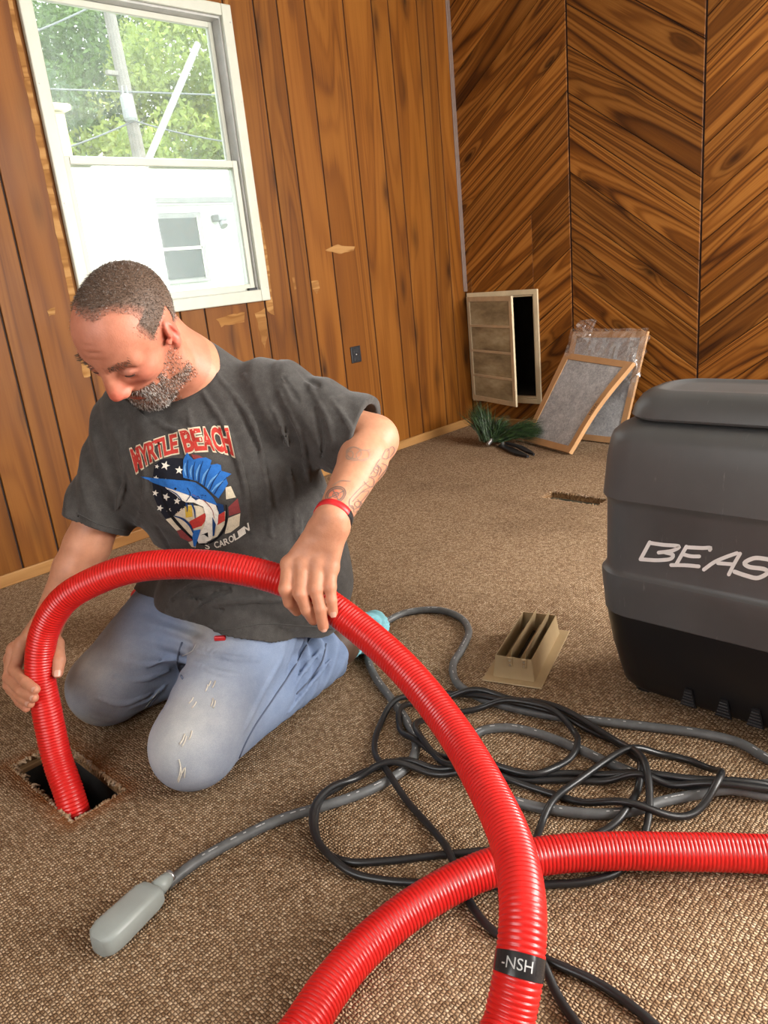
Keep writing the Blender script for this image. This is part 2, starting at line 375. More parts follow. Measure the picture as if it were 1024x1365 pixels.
# --- vertical planks of the back wall, one by one
def plank_board(poly2, to3, normal, along, mat, parent):
    """poly2 in wall plane coords, bevelled front edge; local x runs along the board"""
    P = [np.array(p, float) for p in poly2]; c = sum(P)/len(P); n = len(P)
    ins = [p+(c-p)/max(np.linalg.norm(c-p), 1e-6)*0.0 for p in P]
    # inset the front face by 2 mm for an eased edge
    A = sum(P[i][0]*P[(i+1) % n][1]-P[(i+1) % n][0]*P[i][1] for i in range(n))
    def inset(d):
        out = []
        for i in range(n):
            e1 = P[i]-P[i-1]; e2 = P[(i+1) % n]-P[i]
            n1 = np.array([-e1[1], e1[0]])/np.linalg.norm(e1); n2 = np.array([-e2[1], e2[0]])/np.linalg.norm(e2)
            if A < 0: n1, n2 = -n1, -n2
            b = n1+n2; b = b/(b @ b)*2*1.0
            out.append(P[i]+b*d)
        return out
    I = inset(0.0016)
    nv = np.array(normal, float)
    v = [to3(p) for p in P]+[to3(p)+nv*(PT-.0015) for p in P]+[to3(p)+nv*PT for p in I]
    f = [[i, (i+1) % n, n+(i+1) % n, n+i] for i in range(n)]+[[n+i, n+(i+1) % n, 2*n+(i+1) % n, 2*n+i] for i in range(n)]+[[2*n+i for i in range(n)]]
    # outward orientation
    q = np.cross(np.array(v[2*n+1])-v[2*n], np.array(v[2*n+2])-v[2*n+1])
    if q @ nv < 0: f = [x[::-1] for x in f]
    al = np.array(along, float); al /= np.linalg.norm(al); yy = np.cross(nv, al)
    return obj('plank', v, f, mat, parent, org=np.mean(v, 0), rot=np.array([al, yy, nv]).T)
gx = [XL, -1.55, -1.40, -1.19, -1.00, -.84, -.66, -.44, -.25, -.10, .10, .24, .40, .60, .78, .92, 1.054, 1.157, 1.317, 1.46, 1.62, 1.735, 1.851, 2.066, 2.163, 2.316, 2.442, 2.600, 2.833, 3.019, 3.135, 3.345, 3.469, XB]
for a, b in zip(gx[:-1], gx[1:]):
    segs = [(0.012, ZC)]
    if b > WX0-.012 and a < WX1+.012: segs = [(0.012, WZ0-.012), (WZ1+.012, ZC)]
    for (z0, z1) in segs:
        aa, bb = a+GW, b-GW
        plank_board([(aa, z0), (bb, z0), (bb, z1), (aa, z1)], lambda p: np.array([p[0], YA+PT, p[1]]), (0, -1, 0), (0, 0, 1), M_PLANK, wall_back)
# narrow strips of plank beside the window opening (their outer edges hide under the frame)
for (a, b) in ((1.317, WX0), (WX1, 2.163)):
    plank_board([(a+GW, WZ0-.012), (b-.001, WZ0-.012), (b-.001, WZ1+.012), (a+GW if a < 2 else a+.001, WZ1+.012)], lambda p: np.array([p[0], YA+PT, p[1]]), (0, -1, 0), (0, 0, 1), M_PLANK, wall_back)
# --- diagonal boards of the right wall: three-board-wide chevron panels
S36 = 0.722
def clip(poly, a, b, c):                         # keep a*x+b*y <= c
    out = []
    for i in range(len(poly)):
        p, q = poly[i], poly[(i+1) % len(poly)]; dp = a*p[0]+b*p[1]-c; dq = a*q[0]+b*q[1]-c
        if dp <= 0: out.append(p)
        if dp*dq < 0:
            t = dp/(dp-dq); out.append((p[0]+(q[0]-p[0])*t, p[1]+(q[1]-p[1])*t))
    return out
zc = lambda z: (z-.94)*1.0213+.94
lines2 = [zc(z) for z in (2.98, 2.82, 2.66, 2.50, 2.31, 2.13, 1.969, 1.805, 1.61, 1.474, 1.273, 1.10, .97, .80, .67, .50, .36, .20, .06, -.1)]     # heights at the left groove
lines1 = [zc(z) for z in (3.05, 2.88, 2.70, 2.58, 2.46, 2.28, 2.12, 1.94, 1.80, 1.624, 1.429, 1.268, 1.088, .932, .726, .56, .41, .23, .08, -.1, -.28, -.46, -.62)]   # at the right groove
lines3 = [zc(z) for z in (2.95, 2.80, 2.62, 2.46, 2.28, 2.10, 1.93, 1.76, 1.591, 1.448, 1.283, 1.058, .90, .699, .54, .37, .2, .05, -.12)]   # at the left groove
vg = [YA, 2.073, 1.430, .787, .144, -.499, -1.142, -1.785, YF]
kx = zc(0)*0
for pi_ in range(len(vg)-1):
    y1, y0 = vg[pi_]-(.0 if pi_ == 0 else .0045), vg[pi_+1]+.0045     # y runs towards the camera to the right
    up_right = pi_ % 2 == 0                       # boards rise to the right (towards smaller y)
    if pi_ == 0: ref, zs, slope = y0, lines1, -S36
    elif pi_ % 2 == 1: ref, zs, slope = y1, lines2, S36
    else: ref, zs, slope = y1, lines3, -S36
    zs = sorted(zs)
    for za, zb in zip(zs[:-1], zs[1:]):
        d = 0.0017*math.sqrt(1+S36*S36)
        poly = [(y0, 0.012), (y1, 0.012), (y1, ZC), (y0, ZC)]
        poly = clip(poly, -slope, 1.0, zb-d-slope*ref); poly = clip(poly, slope, -1.0, -(za+d-slope*ref))
        pieces = [poly]
        for o in ((GR[0]+.028, GR[1]-.028, GR[2]+.028, GR[3]-.028), WR):   # keep clear of the openings
            if o[1] < y0 or o[0] > y1: continue
            if len(poly) > 2:
                A_ = clip(poly, 1, 0, o[0]); B_ = clip(poly, -1, 0, -o[1]); mid = clip(clip(poly, -1, 0, -o[0]), 1, 0, o[1])
                touches = mid and any(True for p in [0]) and max(q[1] for q in mid) > o[2] and min(q[1] for q in mid) < o[3]
                if touches:
                    pieces = [A_, B_]
                    if len(mid) > 2: pieces += [clip(mid, 0, 1, o[2]), clip(mid, 0, -1, -o[3])]
        for pl in pieces:
            if len(pl) < 3: continue
            ar = abs(sum(pl[i][0]*pl[(i+1) % len(pl)][1]-pl[(i+1) % len(pl)][0]*pl[i][1] for i in range(len(pl))))/2
            if ar < 3e-4: continue
            # drop near-duplicate corners
            q = [p for i, p in enumerate(pl) if math.dist(p, pl[i-1]) > 0.006]
            if len(q) < 3: continue
            plank_board(q, lambda p: np.array([XB+PT, p[0], p[1]]), (-1, 0, 0), (0, 1, slope), M_CHEV, wall_right)
# baseboards and corner trim
def baseboard(name, lo, hi):
    m = MB(); m.rbox(lo, hi, .003); return struct(m.build(name, M_BASE))
bb = MB(); bb.rbox((XL+.005, YA-.012, .001), (3.578, YA-.0005, .046), .004); bb_o = struct(bb.build('baseboard_back', M_BASE, rot=np.eye(3)))
bb = MB(); bb.rbox((XB-.012, YF, .001), (XB-.0005, YA-.014, .046), .004); struct(bb.build('baseboard_right', M_BASE, rot=np.array([[0, -1, 0], [1, 0, 0], [0, 0, 1]]).T))
t_ = MB()
for k, (dx, w) in enumerate(((0, .006), (.008, .005), (.015, .004))):
    t_.rbox((XB-.022+dx, YA-.006-.004*k, .757), (XB-.022+dx+w, YA-.0005, ZC-.001), .0015)
t_.box((XB-.022, YA-.003, .757), (XB-.0003, YA-.0004, ZC-.001)); struct(t_.build('trim_1', M_TRIMM))
# bare strip beside the window where old moulding was torn away, plus chips in the panelling
def torn(name, xz, seed, amp=.006, mat=None):
    r = np.random.default_rng(seed); P = []
    for i in range(len(xz)):
        p, q = np.array(xz[i]), np.array(xz[(i+1) % len(xz)]); k = max(2, int(np.linalg.norm(q-p)/.02))
        for t in range(k): P.append(p+(q-p)*t/k+r.normal(0, amp, 2)*(.5 if t else .2))
    v = [(p[0], YA-.0006, p[1]) for p in P]; c = len(v); v.append((np.mean([p[0] for p in P]), YA-.0011, np.mean([p[1] for p in P])))
    o = obj(name, v, [[i, (i+1) % c, c] for i in range(c)], mat or M_RAW, wall_back); return o
torn('torn_veneer', [(2.172, .80), (2.205, .78), (2.212, 1.0), (2.196, 1.25), (2.200, 1.60), (2.188, 2.0), (2.176, 2.0)], 1, .004)
torn('torn_veneer', [(1.300, .86), (1.322, .86), (1.326, 1.5), (1.318, 2.0), (1.308, 2.0)], 2, .003)
torn('torn_veneer', [(2.553, 1.035), (2.62, 1.052), (2.75, 1.040), (2.74, 1.022), (2.64, 1.012)], 3, .003)
torn('torn_veneer', [(2.446, .905), (2.49, .905), (2.495, .87), (2.47, .845), (2.45, .87)], 4, .004)
torn('torn_veneer', [(2.335, .93), (2.348, .93), (2.352, .88), (2.340, .875)], 5, .002)
torn('torn_veneer', [(1.288, .80), (1.316, .80), (1.316, .66), (1.29, .66)], 6, .003)
torn('torn_veneer', [(2.10, .80), (2.16, .815), (2.155, .70), (2.13, .64), (2.115, .72)], 7, .006)
torn('torn_veneer', [(1.90, .80), (2.05, .81), (2.04, .77), (1.92, .765)], 8, .006)
torn('torn_veneer', [(1.21, .905), (1.24, .915), (1.235, .89), (1.212, .885)], 9, .003)
# ------------------------------------------------------------------ window in the back wall
win = struct(empty('window_1', (1.76, YA, WZ0)))
def bar(parent, name, lo, hi, mat, b=.0025): return MB().rbox(lo, hi, b).build(name, mat, parent)
FX0, FX1, FZ0, FZ1 = 1.333, 2.184, .847, 1.962
yo, yi = YA-.020, YA+.045                         # front of the flange, back of the frame
bar(win, 'frame_side', (FX0, yo, FZ0), (FX0+.046, YA-.0012, FZ1), M_WINF, .004)
bar(win, 'frame_side', (FX1-.046, yo, FZ0), (FX1, YA-.0012, FZ1), M_WINF, .004)
bar(win, 'frame_head', (FX0+.0465, yo, FZ1-.042), (FX1-.0465, YA-.0012, FZ1), M_WINF, .004)
bar(win, 'frame_sill', (FX0+.0465, yo, FZ0), (FX1-.0465, YA-.0012, FZ0+.048), M_WINF, .004)
for x0, x1 in ((WX0, WX0+.012), (WX1-.012, WX1)): bar(win, 'jamb_track', (x0, YA-.001, WZ0), (x1, YA+.085, WZ1), M_WINI, .001)
bar(win, 'head_track', (WX0+.0125, YA-.001, WZ1-.012), (WX1-.0125, YA+.085, WZ1), M_WINI, .001)
bar(win, 'sill_track', (WX0+.0125, YA-.001, WZ0), (WX1-.0125, YA+.085, WZ0+.010), M_WINF, .001)
def sash(z0, z1, y0, w, railw):
    s = MB().rbox((WX0+.014, y0, z0), (WX0+.014+w, y0+.022, z1), .002).build('sash', M_WINF, win)
    MB().rbox((WX1-.014-w, y0, z0), (WX1-.014, y0+.022, z1), .002).build('sash_stile', M_WINF, s)
    MB().rbox((WX0+.0145+w, y0, z0), (WX1-.0145-w, y0+.022, z0+railw), .002).build('sash_rail', M_WINF, s)
    MB().rbox((WX0+.0145+w, y0, z1-railw), (WX1-.0145-w, y0+.022, z1), .002).build('sash_rail', M_WINF, s)
    MB().box((WX0+.010+w, y0+.009, z0+railw-.004), (WX1-.010-w, y0+.013, z1-railw+.004)).build('pane', M_GLASS, s)
    return s
sash(1.378, WZ1-.013, YA+.046, .018, .020)
lo_s = sash(WZ0+.011, 1.406, YA+.010, .024, .026)
MB().rbox((2.085, YA-.010, .893), (2.128, YA+.008, .905), .002).build('latch', M_BLACKPL, win)
for z in (1.33, 1.02): MB().rbox((WX1-.016, YA+.034, z), (WX1-.0125, YA+.044, z+.10), .001).build('balance_clip', M_WINI, win)
for x in (FX0+.012, FX1-.012):
    for z in (.90, 1.25, 1.62, 1.9): MB().tube([(x, yo-.0016, z), (x, yo+.002, z)], .003, 8).build('screw', M_WINI, win)
# added windows, unseen behind and beside the photographer, to let in daylight
for nm, ax in (('added_window_2', 'y'), ('added_window_3', 'x'), ('added_window_4', 'r')):
    if ax == 'y': a0, a1, p, w = 1.25, 3.35, YF, struct(empty('added_window_2', (2.3, YF, .8)))
    elif ax == 'x': a0, a1, p, w = -.5, 1.4, XL, struct(empty('added_window_3', (XL, .45, .8)))
    else: a0, a1, p, w = WR[0], WR[1], XB+.09, struct(empty('added_window_4', (XB, -.9, .75)))
    def bx(lo, hi, n, m):
        if ax == 'y': MB().rbox((lo[0], p-.06, lo[1]), (hi[0], p-.002, hi[1]), .003).build(n, m, w)
        else: MB().rbox((p-.06, lo[0], lo[1]), (p-.002, hi[0], hi[1]), .003).build(n, m, w)
    zb, zt_ = (.8, 2.05) if ax != 'r' else (WR[2], WR[3])
    bx((a0, zb), (a0+.05, zt_), 'frame_side', M_WINF); bx((a1-.05, zb), (a1, zt_), 'frame_side', M_WINF)
    bx((a0+.051, zb), (a1-.051, zb+.05), 'frame_sill', M_WINF); bx((a0+.051, zt_-.05), (a1-.051, zt_), 'frame_head', M_WINF)
# wall outlet
ou = tag(empty('wall_outlet', (2.676, YA, .50)), 'small black outlet cover on the brown vertical panelling', 'outlet')
MB().rbox((2.643, YA-.007, .501), (2.709, YA-.0003, .580), .003).build('cover_plate', M_BLACKPL, ou)
for z in (.523, .558): MB().rbox((2.660, YA-.009, z-.011), (2.692, YA-.0065, z+.011), .002).build('socket', simple('outlet_black', (.02, .021, .024), .35), ou)
MB().tube([(2.676, YA-.0085, .5405), (2.676, YA-.006, .5405)], .003, 8).build('screw', M_WINI, ou)
# ------------------------------------------------------------------ outside the window
M_SIDING = simple('white_siding', (0.62, 0.62, 0.60), 0.6, var=0.03, scale=3)
M_ROOFW = simple('white_roof_edge', (0.74, 0.75, 0.74), 0.6, var=0.05, scale=4)
M_GRASS = simple('lawn', (0.10, 0.16, 0.045), 0.95, var=0.4, scale=8)
M_POLE = simple('weathered_pole', (0.15, 0.14, 0.12), 0.9, var=0.2, scale=9)
M_WIRE = simple('dark_wire', (0.10, 0.11, 0.11), 0.6)
M_TRANS = simple('grey_transformer', (0.2, 0.21, 0.21), 0.5)
M_PANE_D = simple('dull_window_pane', (0.035, 0.045, 0.04), 0.22, var=0.3, scale=30)
g = MB(); g.add([(-20, YA+.1, -.75), (60, YA+.1, -.75), (60, 60, -.75), (-20, 60, -.75)], [[0, 1, 2, 3]]); struct(g.build('ground_outside', M_GRASS))
tr = tag(empty('neighbour_trailer', (5.2, 8.4, -.75)), 'white mobile home seen through the lower half of the window', 'building')
m = MB(); m.box((-1.5, 7.0, -.55), (12.5, 11.0, 1.70)); m.build('wall', M_SIDING, tr)
m = MB(); m.prism([(-1.6, 6.93, 1.70), (-1.6, 6.93, 1.79), (-1.6, 7.9, 2.28), (-1.6, 9.0, 2.36), (-1.6, 10.1, 2.28), (-1.6, 11.07, 1.79), (-1.6, 11.07, 1.70)], (14.2, 0, 0)); m.build('roof', M_ROOFW, tr)
MB().box((-1.6, 6.89, 1.715), (12.6, 6.93, 1.765)).build('gutter', simple('gutter_metal', (.16, .17, .16), .5), tr)
MB().box((-1.45, 7.03, -.75), (12.45, 10.95, -.551)).build('skirting', simple('grey_skirting', (.4, .4, .38), .8), tr)
for x in np.arange(-.4, 12, 1.22): MB().box((x, 6.994, -.54), (x+.02, 7.002, 1.69)).build('siding_seam', M_ROOFW, tr)
M_TRWIN = simple('grey_window_frame', (.21, .215, .20), .5)
def trailer_window(x0, x1, z0, z1):
    w = MB().rbox((x0, 6.955, z0), (x1, 6.999, z1), .006).build('window', M_TRWIN, tr)
    zm = (z0+z1)/2
    for a, b in ((z0+.05, zm-.015), (zm+.015, z1-.05)): MB().box((x0+.07, 6.948, a), (x1-.07, 6.956, b)).build('pane', M_PANE_D, w)
    for a in (x0+.06, x1-.07): MB().box((a, 6.940, z0+.04), (a+.012, 6.953, z1-.04)).build('sash_stile', M_WINF, w)
    MB().box((x0+.06, 6.940, zm-.014), (x1-.06, 6.953, zm+.014)).build('sash_rail', M_WINF, w)
trailer_window(4.20, 4.84, .965, 1.63); trailer_window(8.4, 9.04, .965, 1.63); trailer_window(1.3, 1.94, .965, 1.63)
l = MB(); l.rbox((4.98, 6.86, 1.535), (5.09, 6.995, 1.60), .01); l.tube([(5.03, 6.9, 1.535), (5.03, 6.86, 1.48)], [.03, .045], 10); l.build('porch_light', M_TRANS, tr)
# utility pole with its brace, transformer and wires
po = tag(empty('utility_pole', (7.66, 12.6, -.75)), 'weathered utility pole with transformer behind the white mobile home', 'utility pole')
MB().tube([(7.80, 12.6, -.75), (7.75, 12.6, 2.0), (7.62, 12.6, 5.6)], [.13, .12, .09], 12).build('pole_shaft', M_POLE, po)
MB().rbox((7.38, 12.55, 4.30), (7.70, 12.63, 4.37), .01).build('crossarm', M_POLE, po)
tt = MB(); tt.tube([(7.56, 12.42, 3.60), (7.56, 12.42, 3.64), (7.555, 12.42, 3.96), (7.553, 12.42, 4.0)], [.08, .105, .105, .06], 14); tt.build('transformer', M_TRANS, po)
for dx in (-.04, .04): MB().tube([(7.55+dx, 12.42, 3.99), (7.55+dx, 12.42, 4.12)], [.018, .012], 8).build('bushing', M_TRANS, po)
br = MB(); br.tube([(5.78, 9.45, 2.35), (6.95, 9.45, 3.95)], .045, 10); tag(br.build('antenna_mast', simple('pale_mast', (.17, .175, .16), .55)), 'slanting pale pole leaning across the upper window view', 'pole')
def wire(a, b, sag, label):
    t = np.linspace(0, 1, 24)[:, None]; P = np.array(a)*(1-t)+np.array(b)*t; P[:, 2] -= sag*4*(t[:, 0]*(1-t[:, 0]))
    w = MB(); w.tube(P, .014, 6); tag(w.build('power_line', M_WIRE), label, 'wire', 'power lines outside the window')
wire((1, 12.5, 3.75), (14, 12.5, 4.35), .0, 'straight dark power line crossing in front of the pole')
wire((2.5, 12.5, 2.55), (7.66, 12.5, 3.62), .25, 'sagging power line running left from the pole')
wire((7.70, 12.5, 3.62), (14, 12.5, 3.75), .35, 'sagging power line running right from the pole')
wire((4.4, 12.5, 4.1), (7.62, 12.5, 5.4), .1, 'thin power line rising to the pole top')
yb = MB(); yb.rbox((3.45, 7.6, 2.05), (3.95, 8.3, 2.62), .03); yb.rbox((3.40, 7.55, 2.62), (4.0, 8.35, 2.68), .02); tag(yb.build('roof_vent', simple('cream_metal', (.42, .38, .20), .6)), 'cream roof vent box on the white mobile home', 'vent')
# trees: trunk and leafy crown each
def leaf_mat(name, a, b):
    t = NT(name); v = t.obj_coord(); c = t.ramp(t.noise(v, 1.1, 3, .6), [(.3, a), (.7, b)])
    t.base(c).par(.6, spec=.2)
    tl = t.N('ShaderNodeBsdfTranslucent'); t.set(tl.inputs[0], c); mx = t.N('ShaderNodeMixShader'); mx.inputs[0].default_value = .35
    t.t.links.new(t.b.outputs[0], mx.inputs[1]); t.t.links.new(tl.outputs[0], mx.inputs[2]); t.t.links.new(mx.outputs[0], t.out.inputs[0]); return t.m
LEAF = [leaf_mat('dark_leaves', (.06, .11, .035), (.12, .20, .05)), leaf_mat('yellow_green_leaves', (.15, .22, .05), (.34, .40, .09)), leaf_mat('blue_green_leaves', (.07, .12, .065), (.13, .19, .09))]
def tree(x, y, h, rx, rz, kind, seed, label, n=5200):
    n = int(n*1.7); r = np.random.default_rng(seed); t = tag(empty('tree', (x, y, -.75)), label, 'tree', 'trees behind the mobile home')
    tk = MB(); tk.tube([(x, y, -.75), (x+.1, y, h*.4), (x-.1, y, h*.8)], [.22, .17, .06], 8); tk.build('trunk', M_POLE, t)
    k = 26; cc = r.normal(0, 1, (k, 3)); cc /= np.linalg.norm(cc, axis=1)[:, None]; cc *= r.uniform(.45, .95, (k, 1)); C0 = np.array([x, y, h])+cc*[rx*.85, rx*.85, rz*.85]
    ci = r.integers(0, k, n); d = r.normal(0, 1, (n, 3)); d /= np.linalg.norm(d, axis=1)[:, None]
    P = C0[ci]+d*(r.uniform(.55, 1, (n, 1))*rx*.36)
    a = r.normal(0, 1, (n, 3)); a /= np.linalg.norm(a, axis=1)[:, None]; b = np.cross(a, r.normal(0, 1, (n, 3))); b /= np.linalg.norm(b, axis=1)[:, None]
    s = r.uniform(.045, .10, (n, 1))
    V = np.stack([P-a*s, P-b*s*.55, P+a*s, P+b*s*.55], 1).reshape(-1, 3); F = np.arange(4*n).reshape(n, 4)
    o = obj('crown', V, F, LEAF[kind], t); o['kind'] = 'stuff'
tree(7.0, 17.0, 3.9, 1.9, 2.3, 2, 11, 'blue-green tree at the left of the window view')
tree(9.9, 19.0, 5.2, 2.6, 2.9, 0, 12, 'dark green tree behind the utility pole', 7500)
tree(11.4, 16.5, 4.4, 2.1, 2.8, 1, 13, 'sunlit yellow-green tree at the right of the window view', 6500)
tree(13.6, 18.0, 6.2, 2.5, 3.4, 1, 14, 'tall yellow-green tree at the right edge of the window', 6500)
tree(8.8, 15.2, 2.9, 1.5, 1.6, 1, 15, 'low yellow-green tree just above the mobile home roof', 4000)
tree(6.0, 15.5, 3.2, 1.5, 1.7, 2, 16, 'low blue-green tree at the left above the mobile home roof', 4000)
tree(12.0, 22.0, 8.2, 3.0, 2.8, 0, 17, 'tall dark tree rising behind the others', 6500)
tree(16.0, 20.0, 4.5, 3.0, 3.2, 0, 18, 'dark tree far right behind the mobile home', 5000)
tree(3.2, 17.5, 4.6, 2.2, 2.8, 0, 19, 'dark tree left of the window view beyond the roof', 4500)
tree(-.5, 16.5, 4.2, 2.1, 2.7, 1, 20, 'yellow-green tree far left beyond the mobile home', 4000)
# ------------------------------------------------------------------ return-air grille in the right wall

M_GRILLE = simple('cream_grille_metal', (0.60, 0.49, 0.32), 0.5, var=0.12, scale=12)
def dusty_mat():
    t = NT('dusty_louvres'); v = t.obj_coord()
    t.base(t.ramp(t.noise(t.scale(v, (3, 3, 9)), 1.0, 4, .65), [(.3, (.15, .10, .05)), (.5, (.32, .235, .125)), (.7, (.52, .42, .26))])).par(.75, spec=.3); return t.m
M_DUSTY = dusty_mat()
gl = tag(empty('return_air_grille', (XB, (GR[0]+GR[1])/2, GR[2])), 'cream return-air grille with its louvred door hanging open', 'vent')
x1 = XB-.0005
def gbar(lo, hi, name='frame', mat=None, par=None): return MB().rbox(lo, hi, .002).build(name, mat or M_GRILLE, par or gl)
gbar((XB-.012, GR[0], GR[2]), (x1, GR[0]+.026, GR[3])); gbar((XB-.012, GR[1]-.026, GR[2]), (x1, GR[1], GR[3]))
gbar((XB-.012, GR[0]+.0265, GR[2]), (x1, GR[1]-.0265, GR[2]+.026)); gbar((XB-.012, GR[0]+.0265, GR[3]-.026), (x1, GR[1]-.0265, GR[3]))
# inner lip and the dark box behind
gbar((XB-.004, GR[0]+.027, GR[2]+.027), (XB+.03, GR[0]+.036, GR[3]-.027), 'inner_lip'); gbar((XB-.004, GR[0]+.037, GR[3]-.036), (XB+.03, GR[1]-.027, GR[3]-.027), 'inner_lip'); gbar((XB-.004, GR[0]+.037, GR[2]+.027), (XB+.03, GR[1]-.027, GR[2]+.036), 'inner_lip')
b_ = MB(); y0, y1, z0, z1 = GR[0]+.027, GR[1]-.027, GR[2]+.027, GR[3]-.027
b_.add([(XB+.031,y0,z0),(XB+.031,y1,z0),(XB+.031,y1,z1),(XB+.031,y0,z1),(XB+.45,y0,z0),(XB+.45,y1,z0),(XB+.45,y1,z1),(XB+.45,y0,z1)], [[0,1,5,4],[1,2,6,5],[2,3,7,6],[3,0,4,7],[4,5,6,7]])
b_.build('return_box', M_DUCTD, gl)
# the door: hinged on the corner side, swung into the room
hx, hy = XB-.016, GR[1]-.012
ang = math.atan2(-(2.330-hy), -(3.432-hx))      # free edge reaches out into the room
dd = np.array([3.4327-hx, 2.3199-hy]); dd /= np.linalg.norm(dd); DW = .425
Md = Matrix(((dd[0], -dd[1]*-1*-1, 0, hx), (dd[1], dd[0], 0, hy), (0, 0, 1, 0), (0, 0, 0, 1)))   # local x along the door, local y = thickness
DZ0, DZ1 = GR[2]+.012, GR[3]-.018
door = MB().rbox((0, -.012, DZ0), (.026, 0, DZ1), .002, Md).build('door', M_GRILLE, gl)
MB().rbox((DW-.026, -.012, DZ0), (DW, 0, DZ1), .002, Md).build('door_stile', M_GRILLE, door)
nz = 4; hh = (DZ1-DZ0-.026)/nz
for i in range(nz+1):
    z = DZ0+i*hh; MB().rbox((.0265, -.0115, z), (DW-.0265, -.001, z+.026 if i in (0, nz) else z+.013), .0015, Md).build('door_rail', M_GRILLE, door)
for i in range(nz):
    za, zb = DZ0+i*hh+(.0262 if i == 0 else .0132), DZ0+(i+1)*hh-.0002
    lv = MB(); xs = np.arange(.031, DW-.034, .0085)
    for x in xs: lv.add([Md @ Vector(p) for p in ((x, -.009, za), (x+.0062, -.004, za), (x+.0062, -.004, zb), (x, -.009, zb), (x+.0012, -.0095, za), (x+.0074, -.0045, za), (x+.0074, -.0045, zb), (x+.0012, -.0095, zb))], [[0,1,2,3],[7,6,5,4],[0,3,7,4],[1,5,6,2]])
    o = lv.build('louvre_panel', M_DUSTY, door); o['kind'] = 'stuff'
for z in (DZ1-.10, DZ0+.08): MB().rbox((DW-.006, -.020, z), (DW+.012, -.010, z+.012), .003, Md).build('latch', M_GRILLE, door)

# ------------------------------------------------------------------ two cardboard-framed air filters leaning on the wall
M_CARD = simple('tan_cardboard', (0.46, 0.255, 0.115), 0.85, var=0.1, scale=10, bump=.1)
def fibre_mat():
    t = NT('grey_fibre_media'); v = t.obj_coord()
    n1 = t.noise(t.scale(v, (60, 60, 60)), 1, 3, .65, 1.5); w = t.noise(t.scale(v, (14, 14, 14)), 1, 3, .6)
    t.base(t.ramp(t.math('ADD', t.math('MULTIPLY', n1, .7), t.math('MULTIPLY', w, .4)), [(.35, (.25, .26, .28)), (.55, (.40, .41, .43)), (.75, (.60, .61, .62))])).par(.9, spec=.1)
    t.bump(n1, .5, .004); return t.m
M_FIBRE = fibre_mat()
def filter_unit(name, label, P00, P10, P01, thick, fw, bow, group, twist=(0, 0, 0)):
    """P00,P10 bottom corners, P01 top above P00; bow = how far the right side buckles out"""
    P00, P10, P01 = map(np.array, (P00, P10, P01)); ex = P10-P00; W = np.linalg.norm(ex); ex = ex/W; ey = P01-P00; L = np.linalg.norm(ey); ey = ey-ex*(ey @ ex)*0; ey /= np.linalg.norm(ey)
    nn = np.cross(ex, ey); nn /= np.linalg.norm(nn)
    if nn[0] > 0: nn = -nn
    def pos(u, v, w):                            # u across, v up, w out of the face
        b = bow*math.sin(PI*min(max(v/L, 0), 1))**1.3*(u/W)**2
        return P00+ex*(u-b*.9)+ey*v+nn*(w+b*.55)+np.array(twist)*(u/W)*(v/L)
    fo = tag(empty(name, P00.tolist()), label, 'air filter', group)
    def strip(u0, u1, v0, v1, w0, w1, nm, mat, nu, nv):
        m = MB(); us = np.linspace(u0, u1, nu+1); vs = np.linspace(v0, v1, nv+1); F = []
        V = [pos(u, v, w) for w in (w0, w1) for v in vs for u in us]; k = (nu+1)*(nv+1); id_ = lambda s, j, i: s*k+j*(nu+1)+i
        for j in range(nv):
            for i in range(nu):
                F.append([id_(1, j, i), id_(1, j, i+1), id_(1, j+1, i+1), id_(1, j+1, i)]); F.append([id_(0, j, i), id_(0, j+1, i), id_(0, j+1, i+1), id_(0, j, i+1)])
            F.append([id_(0, j, 0), id_(1, j, 0), id_(1, j+1, 0), id_(0, j+1, 0)]); F.append([id_(0, j, nu), id_(0, j+1, nu), id_(1, j+1, nu), id_(1, j, nu)])
        for i in range(nu):
            F.append([id_(0, 0, i), id_(0, 0, i+1), id_(1, 0, i+1), id_(1, 0, i)]); F.append([id_(0, nv, i), id_(1, nv, i), id_(1, nv, i+1), id_(0, nv, i+1)])
        return m.add(V, F).build(nm, mat, fo)
    strip(0, fw, 0, L, 0, thick, 'side_frame', M_CARD, 1, 10); strip(W-fw, W, 0, L, 0, thick, 'side_frame', M_CARD, 1, 14)
    strip(fw+.0005, W-fw-.0005, 0, fw, 0, thick, 'end_frame', M_CARD, 8, 1); strip(fw+.0005, W-fw-.0005, L-fw, L, 0, thick, 'end_frame', M_CARD, 8, 1)
    strip(fw-.004, W-fw+.004, fw-.004, L-fw+.004, thick*.35, thick*.82, 'filter_media', M_FIBRE, 8, 12)
    return fo, pos, W, L
fa, posA, WA, LA = filter_unit('air_filter', 'front air filter with buckled tan cardboard frame and grey media', (3.300, 2.190, .002), (3.150, 1.835, .002), (3.545, 2.075, .415), .022, .032, .016, 'air filters leaning on the chevron wall', (.025, -.075, -.026))
fb, posB, WB_, LB = filter_unit('air_filter', 'rear air filter still wrapped in clear plastic behind the other', (3.455, 2.120, .002), (3.410, 1.705, .002), (3.570, 2.045, .525), .018, .030, .0, 'air filters leaning on the chevron wall')
